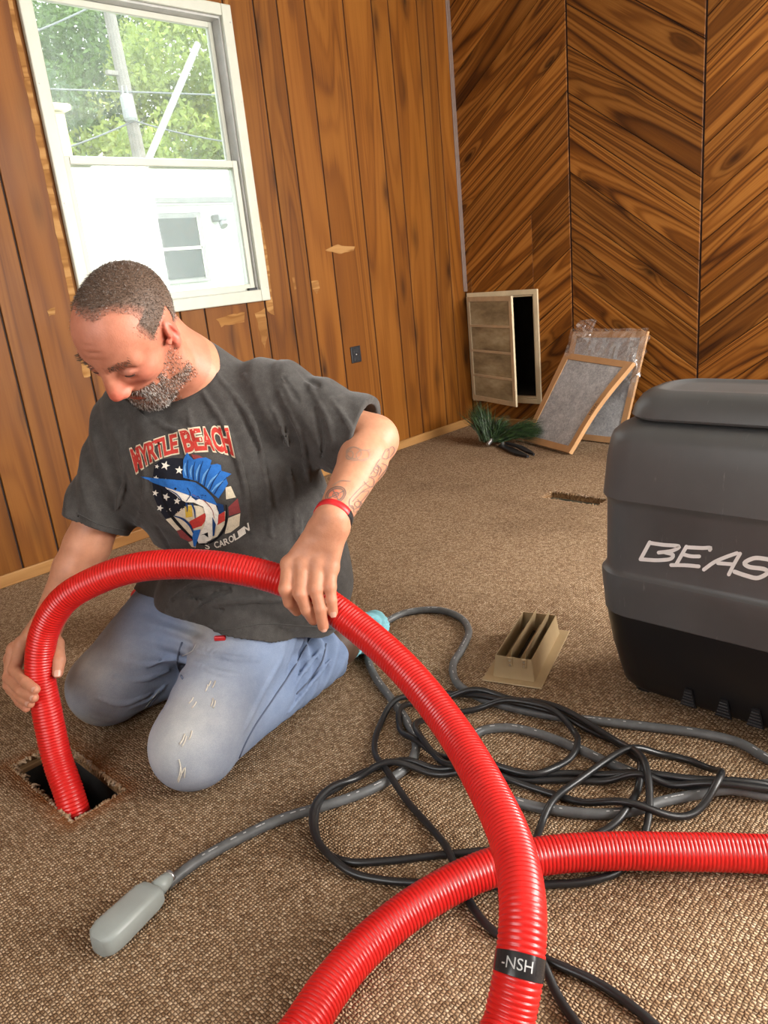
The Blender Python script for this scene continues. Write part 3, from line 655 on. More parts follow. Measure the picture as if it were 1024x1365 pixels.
# printed mark on the buckled frame edge
def letters(txt, size):
    cu = bpy.data.curves.new('t', 'FONT'); cu.body = txt; cu.size = size; cu.resolution_u = 3; o = bpy.data.objects.new('t', cu); COL.objects.link(o)
    dg = bpy.context.evaluated_depsgraph_get(); dg.update(); me = o.evaluated_get(dg).to_mesh()
    V = [tuple(v.co) for v in me.vertices]; F = [list(p.vertices) for p in me.polygons]; o.evaluated_get(dg).to_mesh_clear(); bpy.data.objects.remove(o); bpy.data.curves.remove(cu); return np.array(V), F
M_INK = simple('dark_ink', (.03, .028, .026), .8)
V, F = letters('MERV', .026)
obj('frame_print', [posA(WA-.024+p[1]*.8, .20+p[0], .0228) for p in V], F, M_INK, fa)
# crumpled clear film over the rear filter
def film_mat():
    t = NT('clear_plastic_film'); gl_ = t.N('ShaderNodeBsdfGlossy'); gl_.inputs[1].default_value = .12; tr_ = t.N('ShaderNodeBsdfTransparent'); df = t.N('ShaderNodeBsdfDiffuse'); df.inputs[0].default_value = (.85, .87, .9, 1)
    m0 = t.N('ShaderNodeMixShader'); m0.inputs[0].default_value = .10; t.t.links.new(tr_.outputs[0], m0.inputs[1]); t.t.links.new(df.outputs[0], m0.inputs[2])
    lw = t.N('ShaderNodeLayerWeight'); lw.inputs[0].default_value = .35; mx = t.N('ShaderNodeMixShader'); t.t.links.new(lw.outputs[1], mx.inputs[0]); t.t.links.new(m0.outputs[0], mx.inputs[1]); t.t.links.new(gl_.outputs[0], mx.inputs[2]); t.t.links.new(mx.outputs[0], t.out.inputs[0]); return t.m
M_FILM = film_mat()
def crumple(posf, u0, u1, v0, v1, w, amp, seed, nu=26, nv=20):
    V = []; 
    for j in range(nv+1):
        for i in range(nu+1):
            u = u0+(u1-u0)*i/nu; v = v0+(v1-v0)*j/nv; q = Vector((u*34+seed, v*34, seed*1.7))
            d = mnoise.noise(q)*amp+abs(mnoise.noise(q*2.3))*amp*.8
            e = mnoise.noise_vector(q*.8)*amp*.6
            V.append(posf(u+e[0], v+e[1], w+max(d, -.6*amp)+amp*.7))
    return V, [[j*(nu+1)+i, j*(nu+1)+i+1, (j+1)*(nu+1)+i+1, (j+1)*(nu+1)+i] for j in range(nv) for i in range(nu)]
obj('plastic_wrap', *crumple(posB, -.010, WB_+.012, LB*.42, LB+.012, .021, .010, 3.1), M_FILM, fb)
obj('plastic_wrap', *crumple(posB, .03, .13, LB-.06, LB+.055, .022, .022, 8.3, 14, 14), M_FILM, fb)
obj('plastic_wrap', *crumple(posB, WB_-.06, WB_+.03, LB*.55, LB*.95, .022, .022, 5.3, 12, 16), M_FILM, fb)

# ------------------------------------------------------------------ duct brush with green bristles, and a black hand tool
M_BRISTLE = NT('green_bristles'); M_BRISTLE.base(M_BRISTLE.ramp(M_BRISTLE.noise(M_BRISTLE.obj_coord(False), 60, 2), [(.35, (.006, .016, .006)), (.55, (.020, .050, .014)), (.75, (.06, .115, .028))])).par(.5); M_BRISTLE = M_BRISTLE.m
br_ = tag(empty('duct_brush', (3.12, 2.34, 0)), 'duct brush with two fans of long green bristles by the wall', 'brush')
def fan(cen, dirv, L, spread, n, seed, name='bristles'):
    r = np.random.default_rng(seed); V, F = [], []; d0 = np.array(dirv, float); d0 /= np.linalg.norm(d0)
    for i in range(n):
        d = d0+r.normal(0, spread, 3)*[1, 1, .7]; d /= np.linalg.norm(d); l = L*r.uniform(.65, 1.05); s = np.cross(d, r.normal(0, 1, 3)); s /= np.linalg.norm(s); w = .0011
        p0 = np.array(cen)+r.normal(0, .012, 3)*[1, 1, .4]; p1 = p0+d*l*.55+[0, 0, .012]; p2 = p0+d*l-np.array([0, 0, .03])*r.uniform(0, 1)
        for p in (p0, p1, p2): p[2] = max(p[2], .003)
        k = len(V); V += [p0-s*w, p0+s*w, p1+s*w, p1-s*w, p2]; F += [[k, k+1, k+2, k+3], [k+3, k+2, k+4]]
    o = obj(name, V, F, M_BRISTLE, br_); o['kind'] = 'stuff'
c0 = np.array([3.150, 2.300, .035])
fan(c0+[.0, .02, 0], (.28, .42, .50), .235, .17, 900, 1); fan(c0+[.02, -.03, 0], (.34, -.62, .20), .245, .16, 900, 2); fan(c0+[.02, .0, .005], (.5, -.15, .55), .15, .3, 420, 3)
MB().tube([c0+[-.035, .0, -.015], c0, c0+[.03, .0, .0]], [.010, .012, .010], 10).build('hub', simple('brushed_steel', (.45, .45, .46), .35, .9), br_)
MB().tube([c0+[.0, .03, .0], c0+[.10, .14, .055], c0+[.16, .22, .10]], [.008, .006, .003], 8).build('brush_core', M_BLACKPL, br_)
bt = tag(empty('hand_tool', (3.08, 2.12, 0)), 'flat black hand tool lying on the carpet beside the green brush', 'tool')
def blade(pts, w, name):
    m = MB(); P = np.array(pts, float); d = np.gradient(P, axis=0); d /= np.linalg.norm(d, axis=1)[:, None]; s = np.stack([-d[:, 1], d[:, 0], 0*d[:, 0]], 1)*np.array(w)[:, None]
    V = []; n = len(P)
    for z in (.0, .011): V += [tuple(p+q+[0, 0, z]) for p, q in zip(P, s)]+[tuple(p-q+[0, 0, z]) for p, q in zip(P, s)]
    F = []
    for i in range(n-1):
        F += [[2*n+i, 2*n+i+1, 3*n+i+1, 3*n+i], [i, n+i, n+i+1, i+1], [i, i+1, 2*n+i+1, 2*n+i], [n+i, 3*n+i, 3*n+i+1, n+i+1]]
    F += [[0, 2*n, 3*n, n], [n-1, 2*n-1, 4*n-1, 3*n-1]]
    m.add(V, F).build(name, M_BLACKPL, bt)
blade([(3.165, 2.255, .003), (3.115, 2.17, .004), (3.06, 2.08, .003), (3.025, 2.00, .002)], [.012, .020, .022, .006], 'handle')
blade([(3.175, 2.225, .015), (3.12, 2.11, .018), (3.075, 2.03, .012), (3.055, 1.985, .006)], [.008, .014, .013, .004], 'handle')
MB().tube([(3.163, 2.24, .010), (3.163, 2.24, .029)], .009, 10).build('pivot', M_DUCT, bt)

# ------------------------------------------------------------------ floor register lying upside down
M_REG = simple('tan_enamel', (0.40, 0.295, 0.165), 0.38, 0.25, var=0.06, scale=20)
M_REGD = simple('shaded_dark_tan', (0.035, 0.022, 0.013), 0.7, 0.2, var=0.5, scale=30)  # shade inside the upturned register, painted into its floor colour
rg = tag(empty('floor_register', (1.41, .956, 0)), 'tan metal floor register lying upside down on the carpet', 'vent')
r0 = np.array([1.251, .980]); rx = np.array([.276, .088]); rx /= np.linalg.norm(rx); ry = np.array([-rx[1], rx[0]]); rl, rw = .290, .1415
Mr = Matrix(((rx[0], ry[0], 0, r0[0]-ry[0]*rw), (rx[1], ry[1], 0, r0[1]-ry[1]*rw), (0, 0, 1, 0), (0, 0, 0, 1)))
fl = MB(); fl.rbox((0, 0, .001), (rl, rw, .0048), .0018, Mr); fl.build('face_plate', M_REG, rg)
ix0, ix1, iy0, iy1, zt = .022, rl-.022, .023, rw-.023, .058
def panel(pts, name, t=.0012, mat=None):
    P = [np.array(p, float) for p in pts]; n = np.cross(P[1]-P[0], P[2]-P[0]); n /= np.linalg.norm(n)
    m = MB(); m.prism([p for p in P], n*t); m.v = [tuple(Mr @ Vector(p)) for p in m.v]; return m.build(name, mat or M_REG, rg)
panel([(ix0, iy0, .005), (ix1, iy0, .005), (ix1-.006, iy0+.006, zt), (ix0+.006, iy0+.006, zt)], 'collar_side'); panel([(ix1, iy1, .005), (ix0, iy1, .005), (ix0+.006, iy1-.006, zt), (ix1-.006, iy1-.006, zt)], 'collar_side')
panel([(ix0, iy1, .005), (ix0, iy0, .005), (ix0+.006, iy0+.006, zt), (ix0+.006, iy1-.006, zt)], 'collar_end'); panel([(ix1, iy0, .005), (ix1, iy1, .005), (ix1-.006, iy1-.006, zt), (ix1-.006, iy0+.006, zt)], 'collar_end')
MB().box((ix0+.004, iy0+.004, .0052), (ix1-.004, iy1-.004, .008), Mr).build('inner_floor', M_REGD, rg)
for k, y in enumerate((iy0+.030, iy0+.063)):
    tilt = -.010
    panel([(ix0+.010, y, .016), (ix1-.010, y, .016), (ix1-.012, y+tilt, .074), (ix0+.012, y+tilt, .074)], 'damper_blade')
    panel([(ix0+.010, y, .016), (ix1-.010, y, .016), (ix1-.010, y+.016, .030), (ix0+.010, y+.016, .030)], 'damper_blade')
    MB().rbox((ix0-.001, y-.014, .036), (ix0+.0025, y-.003, .060), .0012, Mr).build('pivot_tab', M_REG, rg)
    for z in (.042, .053): MB().tube([Mr @ Vector((ix0-.003, y-.0085, z)), Mr @ Vector((ix0+.002, y-.0085, z))], .003, 8).build('rivet', simple('rivet_steel', (.5, .45, .36), .35, .8) if 'rivet_steel' not in MATS else MATS['rivet_steel'], rg)
# ------------------------------------------------------------------ the grey vacuum machine
M_MGREY = NT('scuffed_grey_plastic'); _t = M_MGREY; _v = _t.obj_coord(False)
_sc = _t.noise(_t.scale(_v, (14, 90, 14)), 1.0, 4, .7); _n = _t.noise(_v, 5, 4, .6)
_c = _t.ramp(_n, [(.3, (.060, .061, .062)), (.7, (.083, .084, .085))])
_c = _t.mix(_t.math('MULTIPLY', _t.math('MAXIMUM', _t.math('SUBTRACT', _sc, .66), 0), 3.0), _c, (.30, .30, .30))
_t.base(_c).par(_t.math('MULTIPLY_ADD', _n, .2, .34), spec=.5); _t.bump(_t.noise(_v, 420, 2), .12, .001); M_MGREY = _t.m
M_MBLACK = simple('black_smooth_plastic', (.0085, .0085, .0095), .33, var=.2, scale=8, spec=.45)
M_WHITE = simple('white_paint', (.78, .78, .77), .5, var=.05, scale=40)
mc = tag(empty('vacuum_machine', (1.51, .47, 0)), 'large grey and black wheeled vacuum machine with white brush lettering', 'machine')
MX0, MX1, MY0, MY1 = 1.345, 1.665, .185, .752
def rring(z, ins, rad, n=9, dx=0.0, lift=None):
    x0, x1, y0, y1 = MX0+ins, MX1-ins, MY0+ins, MY1-ins; P = []
    for (cx_, cy_, a0) in ((x1-rad, y1-rad, 0), (x0+rad, y1-rad, PI/2), (x0+rad, y0+rad, PI), (x1-rad, y0+rad, 1.5*PI)):
        for a in np.linspace(a0, a0+PI/2, n): P.append((cx_+rad*math.cos(a), cy_+rad*math.sin(a), z))
    return P
def loft(rings, capb=True, capt=True):
    n = len(rings[0]); V = [p for r in rings for p in r]; F = [[i*n+k, i*n+(k+1) % n, (i+1)*n+(k+1) % n, (i+1)*n+k] for i in range(len(rings)-1) for k in range(n)]
    if capb: F.append(list(range(n))[::-1])
    if capt: F.append([(len(rings)-1)*n+k for k in range(n)])
    return V, F
def soft(o, ang=32):
    o.data.polygons.foreach_set('use_smooth', np.ones(len(o.data.polygons), dtype=bool)); o.data.set_sharp_from_angle(angle=math.radians(ang)); return o
prof = [(.198, .010), (.203, .0055), (.232, .004), (.258, .002), (.285, .0005), (.292, .0015), (.297, .006), (.305, .0085), (.36, .009), (.438, .010), (.446, .0085), (.455, .004), (.47, .0055), (.53, .010), (.568, .016), (.580, .020), (.592, .032), (.600, .050), (.603, .062)]
soft(obj('body', *loft([rring(z, i, .075) for z, i in prof]), M_MGREY, mc))
prof = [(.020, .052), (.022, .040), (.030, .034), (.055, .029), (.12, .017), (.20, .0075), (.214, .0065), (.222, .0085), (.226, .013), (.2262, .03)]
soft(obj('lower_shell', *loft([rring(z, i, .075) for z, i in prof]), M_MBLACK, mc))
# raised grey corner that frames the black lower shell
_arch = [(MX0-.0015+.003, MY1-.062, .224), (MX0+.004, MY1-.045, .222), (MX0+.012, MY1-.026, .212), (MX0+.022, MY1-.016, .190), (MX0+.030, MY1-.013, .165)]
prof = [(.606, .060), (.607, .050), (.612, .047), (.630, .052), (.648, .064), (.656, .075), (.659, .088), (.6595, .096), (.656, .102), (.6555, .125)]
soft(obj('lid', *loft([rring(z, i, [.075,.075,.072,.068,.062,.058,.050,.044,.036,.026][k], dx=0) for k, (z, i) in enumerate(prof)]), M_MGREY, mc), 40)
for i, yv in enumerate((.545, .475, .415, .350)):  # louvred vent notches in the lower front
    fx = MX0+.0275
    w = MB(); w.prism([(fx-.004, yv+.016, .026), (fx-.004, yv-.016, .026), (fx-.006, yv-.007, .066), (fx-.006, yv+.007, .066)], (.005, 0, 0)); vv = w.build('vent', M_BLACKPL, mc)
    for k in range(5):
        z = .032+k*.0068; ww = .013-.0016*k; MB().tube([(fx-.0066-.0003*k, yv-ww, z), (fx-.0066-.0003*k, yv+ww, z)], .0016, 6).build('louvre', simple('vent_grey', (.045, .045, .048), .35) if 'vent_grey' not in MATS else MATS['vent_grey'], vv)
for y in (MY0+.09, MY1-.09):
    for x in (MX0+.09, MX1-.09): MB().tube([(x, y, .0005), (x, y, .022)], .025, 14).build('foot', M_BLACKPL, mc)
# brush-painted BEAST
def bst(px, py):                                 # sketch units -> height and position on the front face
    d = ray_dir(840+px/5.565, 690+py/5.565); t = (MX0+.009)/d[0]; q = d*t; return np.array([MX0+.009-.0010, q[1], q[2]+EYE])
def ribbon(pts, w, mat, parent, name, to3=bst, n=7):
    P = np.array(pts, float)
    if len(P) > 2: P = spline(np.c_[P, 0*P[:, 0]], 9)[:, :2]
    V, F = [], []
    d = np.gradient(P, axis=0); d /= np.linalg.norm(d, axis=1)[:, None]; s = np.stack([-d[:, 1], d[:, 0]], 1)
    L = []; R = []
    for i, p in enumerate(P): L.append(p+s[i]*w); R.append(p-s[i]*w)
    a0 = math.atan2(*(s[0][::-1])); cap0 = [P[0]+w*np.array([math.cos(a0+PI*k/n), math.sin(a0+PI*k/n)]) for k in range(1, n)]
    a1 = math.atan2(*((-s[-1])[::-1])); cap1 = [P[-1]+w*np.array([math.cos(a1+PI*k/n), math.sin(a1+PI*k/n)]) for k in range(1, n)]
    m = len(P); pts2 = L+R; F = [[i, i+1, m+i+1, m+i] for i in range(m-1)]
    k = len(pts2); pts2 += cap0; F.append([0]+[k+j for j in range(len(cap0))]+[m]); k = len(pts2); pts2 += cap1; F.append([2*m-1]+[k+j for j in range(len(cap1))]+[m-1])
    return obj(name, [to3(*p) for p in pts2], F, mat, parent)
class Strokes:
    def __init__(s, to3): s.v = []; s.f = []; s.to3 = to3
LET = {'letter_b': [[(148, 182), (80, 308)], [(148, 186), (245, 200), (368, 214), (318, 243), (215, 258)], [(260, 256), (322, 276), (310, 300), (220, 314), (85, 308)]],
       'letter_e': [[(420, 214), (345, 345)], [(418, 218), (540, 224), (602, 224), (594, 238)], [(395, 270), (450, 284), (515, 286)], [(308, 350), (420, 352), (512, 360)]],
       'letter_a': [[(550, 384), (625, 330), (700, 296), (795, 262)], [(818, 266), (770, 350), (735, 420)], [(655, 336), (770, 345)]],
       'letter_s': [[(1060, 316), (1000, 304), (920, 300), (850, 338), (880, 362), (1000, 382), (1026, 402), (950, 446), (860, 428), (778, 400)]],
       'letter_t': [[(1085, 335), (1180, 350), (1300, 370)], [(1195, 350), (1165, 410), (1130, 480)]]}
for nm, st in LET.items():
    V_, F_ = [], []
    for k, s_ in enumerate(st):
        o = ribbon(s_, 14 if nm != 'letter_s' else 16, M_WHITE, mc, nm, to3=lambda px, py, k=k: bst(px, py)-np.array([.00015*k, 0, 0]))
        vv = [WM[o.name] @ v.co for v in o.data.vertices]; ff = [list(p.vertices) for p in o.data.polygons]; n = len(V_); V_ += vv; F_ += [[i+n for i in q] for q in ff]
        del WM[o.name]; bpy.data.objects.remove(o)
    obj(nm, V_, F_, M_WHITE, mc)
# ------------------------------------------------------------------ red case on the carpet behind the man
M_REDB = simple('red_fabric', (.42, .012, .015), .6, var=.15, scale=20)
rb = tag(empty('red_pouch', (1.00, 1.93, 0)), 'red pouch with a black base on the carpet behind the man', 'bag')
MB().rbox((.93, 1.86, .016), (1.09, 2.00, .125), .022, seg=3).build('pouch', M_REDB, rb, smooth=True)
MB().rbox((.925, 1.855, .001), (1.095, 2.005, .0155), .005).build('base', M_BLACKPL, rb)
# ------------------------------------------------------------------ red hose, grey cord, black cords
HR = .0285
hose_up = [(0.425, 1.352, -.30), (0.434, 1.365, -.12), np.array([.442, 1.385, .0]), at(76, 1010, 1.535), at(63, 950, 1.535), at(53, 890, 1.53), at(60, 840, 1.52), at(85, 800, 1.50), at(130, 773, 1.48), at(180, 757, 1.46), at(240, 752, 1.44), at(300, 756, 1.42), at(370, 772, 1.41), at(420, 795, 1.40), at(480, 838, 1.37), at(540, 893, 1.31), at(600, 968, 1.22), at(650, 1052, 1.10), at(684, 1130, 1.0), at(697, 1210, .92), at(692, 1290, .88), at(678, 1365, .86)]
fl_px = [(405, 1365), (440, 1312), (480, 1266), (530, 1225), (580, 1196), (640, 1171), (700, 1155), (760, 1145), (830, 1139), (900, 1136), (960, 1134), (1024, 1135), (1080, 1137), (1180, 1140)]
flo = [on_floor(x, y, .034) for x, y in fl_px]
e0 = hose_up[-1]; f0 = flo[0]
loop_pts = [e0+np.array([-.055, -.03, -.055]), np.array([.38, .28, .036]), np.array([.24, .22, .034]), np.array([.13, .30, .034]), np.array([.10, .45, .034]), np.array([.17, .56, .034]), f0+np.array([-.11, -.035, 0])]
# the loop that closes below the frame: out towards the photographer's feet and back
dirf = (flo[0]-flo[1]); dirf /= np.linalg.norm(dirf); dire = hose_up[-1]-hose_up[-2]; dire /= np.linalg.norm(dire)
E1 = e0+dire*.14; E1[2] = max(E1[2]-.03, .04); F1 = f0+dirf*.16; F1[2] = .034
mid = (E1+F1)/2+np.array([-.16, -.20, 0]); mid[2] = .036
loop_pts = [E1, E1*.45+mid*.55+np.array([.04, -.06, 0]), mid, F1*.5+mid*.5+np.array([-.05, -.03, 0]), F1]
for p in loop_pts[1:]: p[2] = .034
hose_ctrl = [np.array(p, float) for p in hose_up]+loop_pts+flo
HP = spline(hose_ctrl, .0021)
# cords as floor paths
def fpath(px, z): return np.array([on_floor(x, y, z) for x, y in px])
RG, RK = .0094, .0065
grey_px = [(222, 1180), (240, 1165), (262, 1149), (310, 1122), (375, 1092), (430, 1075), (470, 1062), (513, 1043), (546, 1018), (555, 993), (543, 963), (522, 932), (502, 905), (491, 880), (492, 855), (507, 835), (540, 817), (583, 813), (613, 823), (625, 841), (616, 865), (604, 887), (610, 911), (638, 929), (674, 941), (735, 954), (796, 961), (875, 970), (936, 978), (985, 990), (1024, 1012), (1060, 1028), (1072, 1038), (1055, 1046), (1024, 1046), (973, 1050), (918, 1046), (863, 1036), (814, 1018), (766, 996), (717, 978), (674, 970), (638, 976), (622, 996), (628, 1030), (655, 1056), (699, 1072), (741, 1080), (790, 1085), (839, 1082), (881, 1069), (924, 1061), (975, 1058), (1040, 1064), (1100, 1070)]
blk1_px = [(1090, 1056), (1024, 1058), (961, 1056), (887, 1045), (827, 1036), (766, 1031), (692, 1033), (644, 1031), (583, 1027), (534, 1022), (491, 1027), (455, 1048), (427, 1079), (421, 1109), (437, 1138), (467, 1149), (522, 1147), (583, 1140), (662, 1133), (735, 1127), (796, 1112), (827, 1097), (848, 1066), (854, 1042), (850, 1018), (827, 993), (780, 972), (735, 958), (674, 944), (630, 933), (595, 924), (552, 930), (522, 946), (503, 975), (500, 1005), (516, 1036), (546, 1072), (583, 1115), (607, 1158), (625, 1200), (650, 1234), (690, 1262), (735, 1282), (800, 1312), (850, 1347), (885, 1378), (930, 1420)]
blk2_px = [(1090, 1064), (1024, 1066), (960, 1062), (860, 1049), (780, 1041), (700, 1040), (640, 1038), (580, 1033), (525, 1030), (478, 1042), (446, 1062), (420, 1095), (424, 1128), (461, 1161), (510, 1173), (558, 1177), (640, 1183), (732, 1179), (778, 1176), (820, 1164), (850, 1138), (860, 1112), (866, 1085), (863, 1054), (851, 1024), (827, 999), (790, 977), (741, 957), (674, 938), (640, 932), (600, 934), (565, 938), (545, 945), (535, 953), (532, 965), (537, 981), (554, 995), (577, 1007), (605, 1016), (680, 1036), (717, 1039), (750, 1024), (769, 1005), (766, 981), (741, 963), (700, 952), (650, 946), (600, 952), (568, 962), (556, 972), (556, 986), (566, 1002), (580, 1016), (594, 1029), (617, 1037), (692, 1047), (741, 1060), (790, 1076), (839, 1087), (887, 1092), (924, 1086), (955, 1065), (960, 1042), (936, 1021), (900, 1009), (851, 1011), (814, 1022), (778, 1043), (747, 1067), (725, 1097), (714, 1130), (700, 1180), (694, 1230), (706, 1262), (725, 1292), (745, 1330), (772, 1370), (800, 1410)]
cords = [(spline(fpath(grey_px, RG), .006), RG), (spline(fpath(blk1_px, RK), .006), RK), (spline(fpath(blk2_px, RK), .006), RK)]
placed_p, placed_r = [], []
def lift(P, r):
    """raise a path where it lies over what is already there, with soft humps"""
    P = P.copy(); n = len(P); need = np.full(n, r)
    Q = np.vstack(placed_p) if placed_p else np.zeros((0, 3)); QR = np.concatenate(placed_r) if placed_p else np.zeros(0)
    pts = []
    for i in range(n):
        z = r
        if len(Q):
            d = np.hypot(Q[:, 0]-P[i, 0], Q[:, 1]-P[i, 1]); k = d < (QR+r)
            if k.any(): z = max(z, float((Q[k, 2]+np.sqrt(np.maximum((QR[k]+r)**2-d[k]**2, 0))).max()))
        if i > 12:
            S = P[:i-12]; d = np.hypot(S[:, 0]-P[i, 0], S[:, 1]-P[i, 1]); k = d < 2*r
            if k.any(): z = max(z, float((need[:i-12][k]+np.sqrt(np.maximum(4*r*r-d[k]**2, 0))).max()))
        need[i] = min(z, .05)
    m = need.copy()
    for s in (1, 2, 3): m = np.maximum(m, np.maximum(np.roll(need, s), np.roll(need, -s)))
    k = np.exp(-.5*(np.arange(-9, 10)/4.0)**2); k /= k.sum(); m = np.convolve(np.pad(m, 9, mode='edge'), k, 'valid')
    P[:, 2] = np.maximum(m, r); return P
out = []
for P, r in cords:
    P = lift(P, r); placed_p.append(P); placed_r.append(np.full(len(P), r)); out.append(P)
def cord_mat(name, col, rough):
    t = NT(name); v = t.obj_coord(False); n = t.noise(v, 40, 3, .6); t.base(t.ramp(n, [(.3, tuple(c*.8 for c in col)), (.7, tuple(c*1.25 for c in col))])).par(rough, spec=.5); return t.m
M_GCORD = cord_mat('grey_rubber_cord', (.085, .088, .09), .48); M_KCORD = cord_mat('black_rubber_cord', (.012, .012, .013), .36)
gc = tag(empty('grey_cable', out[0][0].tolist()), 'thick grey printed cord running to the grey control box', 'cord')
obj('cord', *tube_mesh(out[0], RG, 12), M_GCORD, gc, smooth=True)
tag(obj('extension_cord', *tube_mesh(out[1], RK, 10), M_KCORD, smooth=True), 'black cord with a wide loop at left running off the bottom right', 'cord', 'black cords on the carpet')
tag(obj('extension_cord', *tube_mesh(out[2], RK, 10), M_KCORD, smooth=True), 'black cord with several small coils under the grey cord', 'cord', 'black cords on the carpet')
# dashes of white print along the grey cord
P, T, N_, B_ = frames(out[0]); V_, F_ = [], []
M_PRINT = simple('white_print', (.42, .42, .42), .6)
prs = random.Random(4)
i = 12
while i < len(P)-4:
    L = prs.choice((1, 1, 2)); 
    if prs.random() < .55:
        side = np.cross(T[i], [0, 0, 1.0]); side /= np.linalg.norm(side); tocam = np.array([-P[i][0], -P[i][1], 0]); tocam /= np.linalg.norm(tocam)
        nrm = np.array([0, 0, 1.0])*.92+tocam*.38; nrm -= T[i]*(nrm @ T[i]); nrm /= np.linalg.norm(nrm); tg = np.cross(T[i], nrm)
        a = P[i]+nrm*(RG+.0003); b = P[i]+T[i]*.0052*L+nrm*(RG+.0003); w = tg*.0009
        k = len(V_); V_ += [a-w, b-w, b+w, a+w]; F_.append([k, k+1, k+2, k+3])
    i += L+prs.choice((0, 0, 0, 1, 4))
obj('cord_print', V_, F_, M_PRINT, gc)['kind'] = 'stuff'
# control box on the grey cord
M_BOXG = simple('grey_cast_plastic', (.27, .30, .29), .42, var=.06, scale=20)
cp0 = np.array([.4105, .990, 0]); cdir = np.array([.317, .945, 0])-cp0; cdir = on_floor(160, 1250)-on_floor(214, 1196); cdir[2] = 0; cdir /= np.linalg.norm(cdir); cs = np.array([-cdir[1], cdir[0], 0])
st0 = on_floor(217, 1192, 0)
Mb = Matrix(((cdir[0], cs[0], 0, st0[0]), (cdir[1], cs[1], 0, st0[1]), (0, 0, 1, 0), (0, 0, 0, 1)))
cb = tag(empty('control_box', (st0+cdir*.07).tolist()), 'pale grey oblong control box at the end of the grey cord', 'control box')
m = MB(); pr = [(.012, .019, .031), (.016, .022, .035), (.03, .026, .038), (.108, .028, .040), (.122, .024, .038), (.130, .014, .034)]
def oval(x, hw, top, n=20):
    P = []
    for k in range(n):
        a = 2*PI*k/n; c, s = math.cos(a), math.sin(a); e = .42
        P.append(Mb @ Vector((x, hw*abs(c)**e*(1 if c > 0 else -1), .002+(top-.002)/2*(1+abs(s)**e*(1 if s > 0 else -1)))))
    return [tuple(p) for p in P]
V_, F_ = loft([oval(*p) for p in pr]); soft(obj('housing', V_, F_, M_BOXG, cb), 50)
m = MB(); m.tube([Mb @ Vector((x, 0, .018)) for x in (-.018, -.004, .013)], [.011, .0135, .0145], 14); m.build('strain_relief', M_BOXG, cb, smooth=True)
m = MB(); m.tube([Mb @ Vector((x, 0, .018)) for x in (-.024, -.018)], [.0105, .0105], 14); m.build('clamp_ring', MATS['brushed_steel'], cb, smooth=True)
# the hose: corrugated, lifted over the cords on the floor part
s_ = np.concatenate([[0], np.cumsum(np.linalg.norm(np.diff(HP, axis=0), axis=1))])
Q = np.vstack(placed_p); 
zmin = np.zeros(len(HP))
for i in range(0, len(HP)):
    if HP[i, 2] < .10 and not (HP[i, 0] < .55 and HP[i, 1] > 1.2):
        d = np.hypot(Q[:, 0]-HP[i, 0], Q[:, 1]-HP[i, 1]); k = d < HR
        z = HR+.0006
        if k.any(): z = max(z, float((Q[k, 2]+.004+np.sqrt(np.maximum((HR+.005)**2-d[k]**2, 0))).max()))
        zmin[i] = z
    else: zmin[i] = HP[i, 2]
fl_mask = HP[:, 2] < .10
w_ = 45; zz = zmin.copy()
for s in range(1, w_, 4): zz = np.maximum(zz, np.maximum(np.roll(zmin, s), np.roll(zmin, -s))-s*.00025)
kk = np.exp(-.5*(np.arange(-80, 81)/34.0)**2); kk /= kk.sum(); sm = np.convolve(np.pad(zz, 80, mode='edge'), kk, 'valid')
fade = np.clip((.12-HP[:, 2])/.05, 0, 1); fade[(HP[:, 0] < .55) & (HP[:, 1] > 1.2)] = 0
HP[:, 2] = HP[:, 2]*(1-fade)+np.maximum(sm, HR+.0003)*fade
P, T, N_, B_ = frames(HP)
s_ = np.concatenate([[0], np.cumsum(np.linalg.norm(np.diff(HP, axis=0), axis=1))])
pitch = .0063; q = []; rr = []
for k in range(int(s_[-1]/pitch)):
    for o_, r_ in ((0.0, .0272), (.0006, .0272), (.0011, .0284), (.0030, .0287), (.0049, .0283)): q.append(k*pitch+o_); rr.append(r_)
q = np.array(q); rr = np.array(rr)
HC = np.stack([np.interp(q, s_, HP[:, k]) for k in range(3)], 1)
def hose_mat():
    t = NT('red_hose_plastic'); v = t.obj_coord(False); n = t.noise(v, 8, 3, .6)
    t.base(t.ramp(n, [(.3, (.50, .008, .008)), (.7, (.62, .014, .012))])).par(.30, spec=.5); return t.m
M_HOSE = hose_mat()
# smooth frame along the sampled hose (avoid noise of tiny steps)
Tq = np.stack([np.interp(q, s_, T[:, k]) for k in range(3)], 1); Tq /= np.linalg.norm(Tq, axis=1)[:, None]
Nq = np.stack([np.interp(q, s_, N_[:, k]) for k in range(3)], 1); Nq -= Tq*(Nq*Tq).sum(1)[:, None]; Nq /= np.linalg.norm(Nq, axis=1)[:, None]; Bq = np.cross(Tq, Nq)
ns = 26; a = np.linspace(0, 2*PI, ns, endpoint=False)
V_ = (HC[:, None]+rr[:, None, None]*(np.cos(a)[None, :, None]*Nq[:, None]+np.sin(a)[None, :, None]*Bq[:, None])).reshape(-1, 3)
ii = np.arange(len(HC)-1)[:, None]*ns; kk_ = np.arange(ns)[None, :]
F_ = np.stack([ii+kk_, ii+(kk_+1) % ns, ii+ns+(kk_+1) % ns, ii+ns+kk_], -1).reshape(-1, 4)
ho = tag(empty('vacuum_hose', HC[10].tolist()), 'long red corrugated vacuum hose the man feeds into the floor duct', 'hose')
obj('hose_tube', V_, F_, M_HOSE, ho, smooth=True)
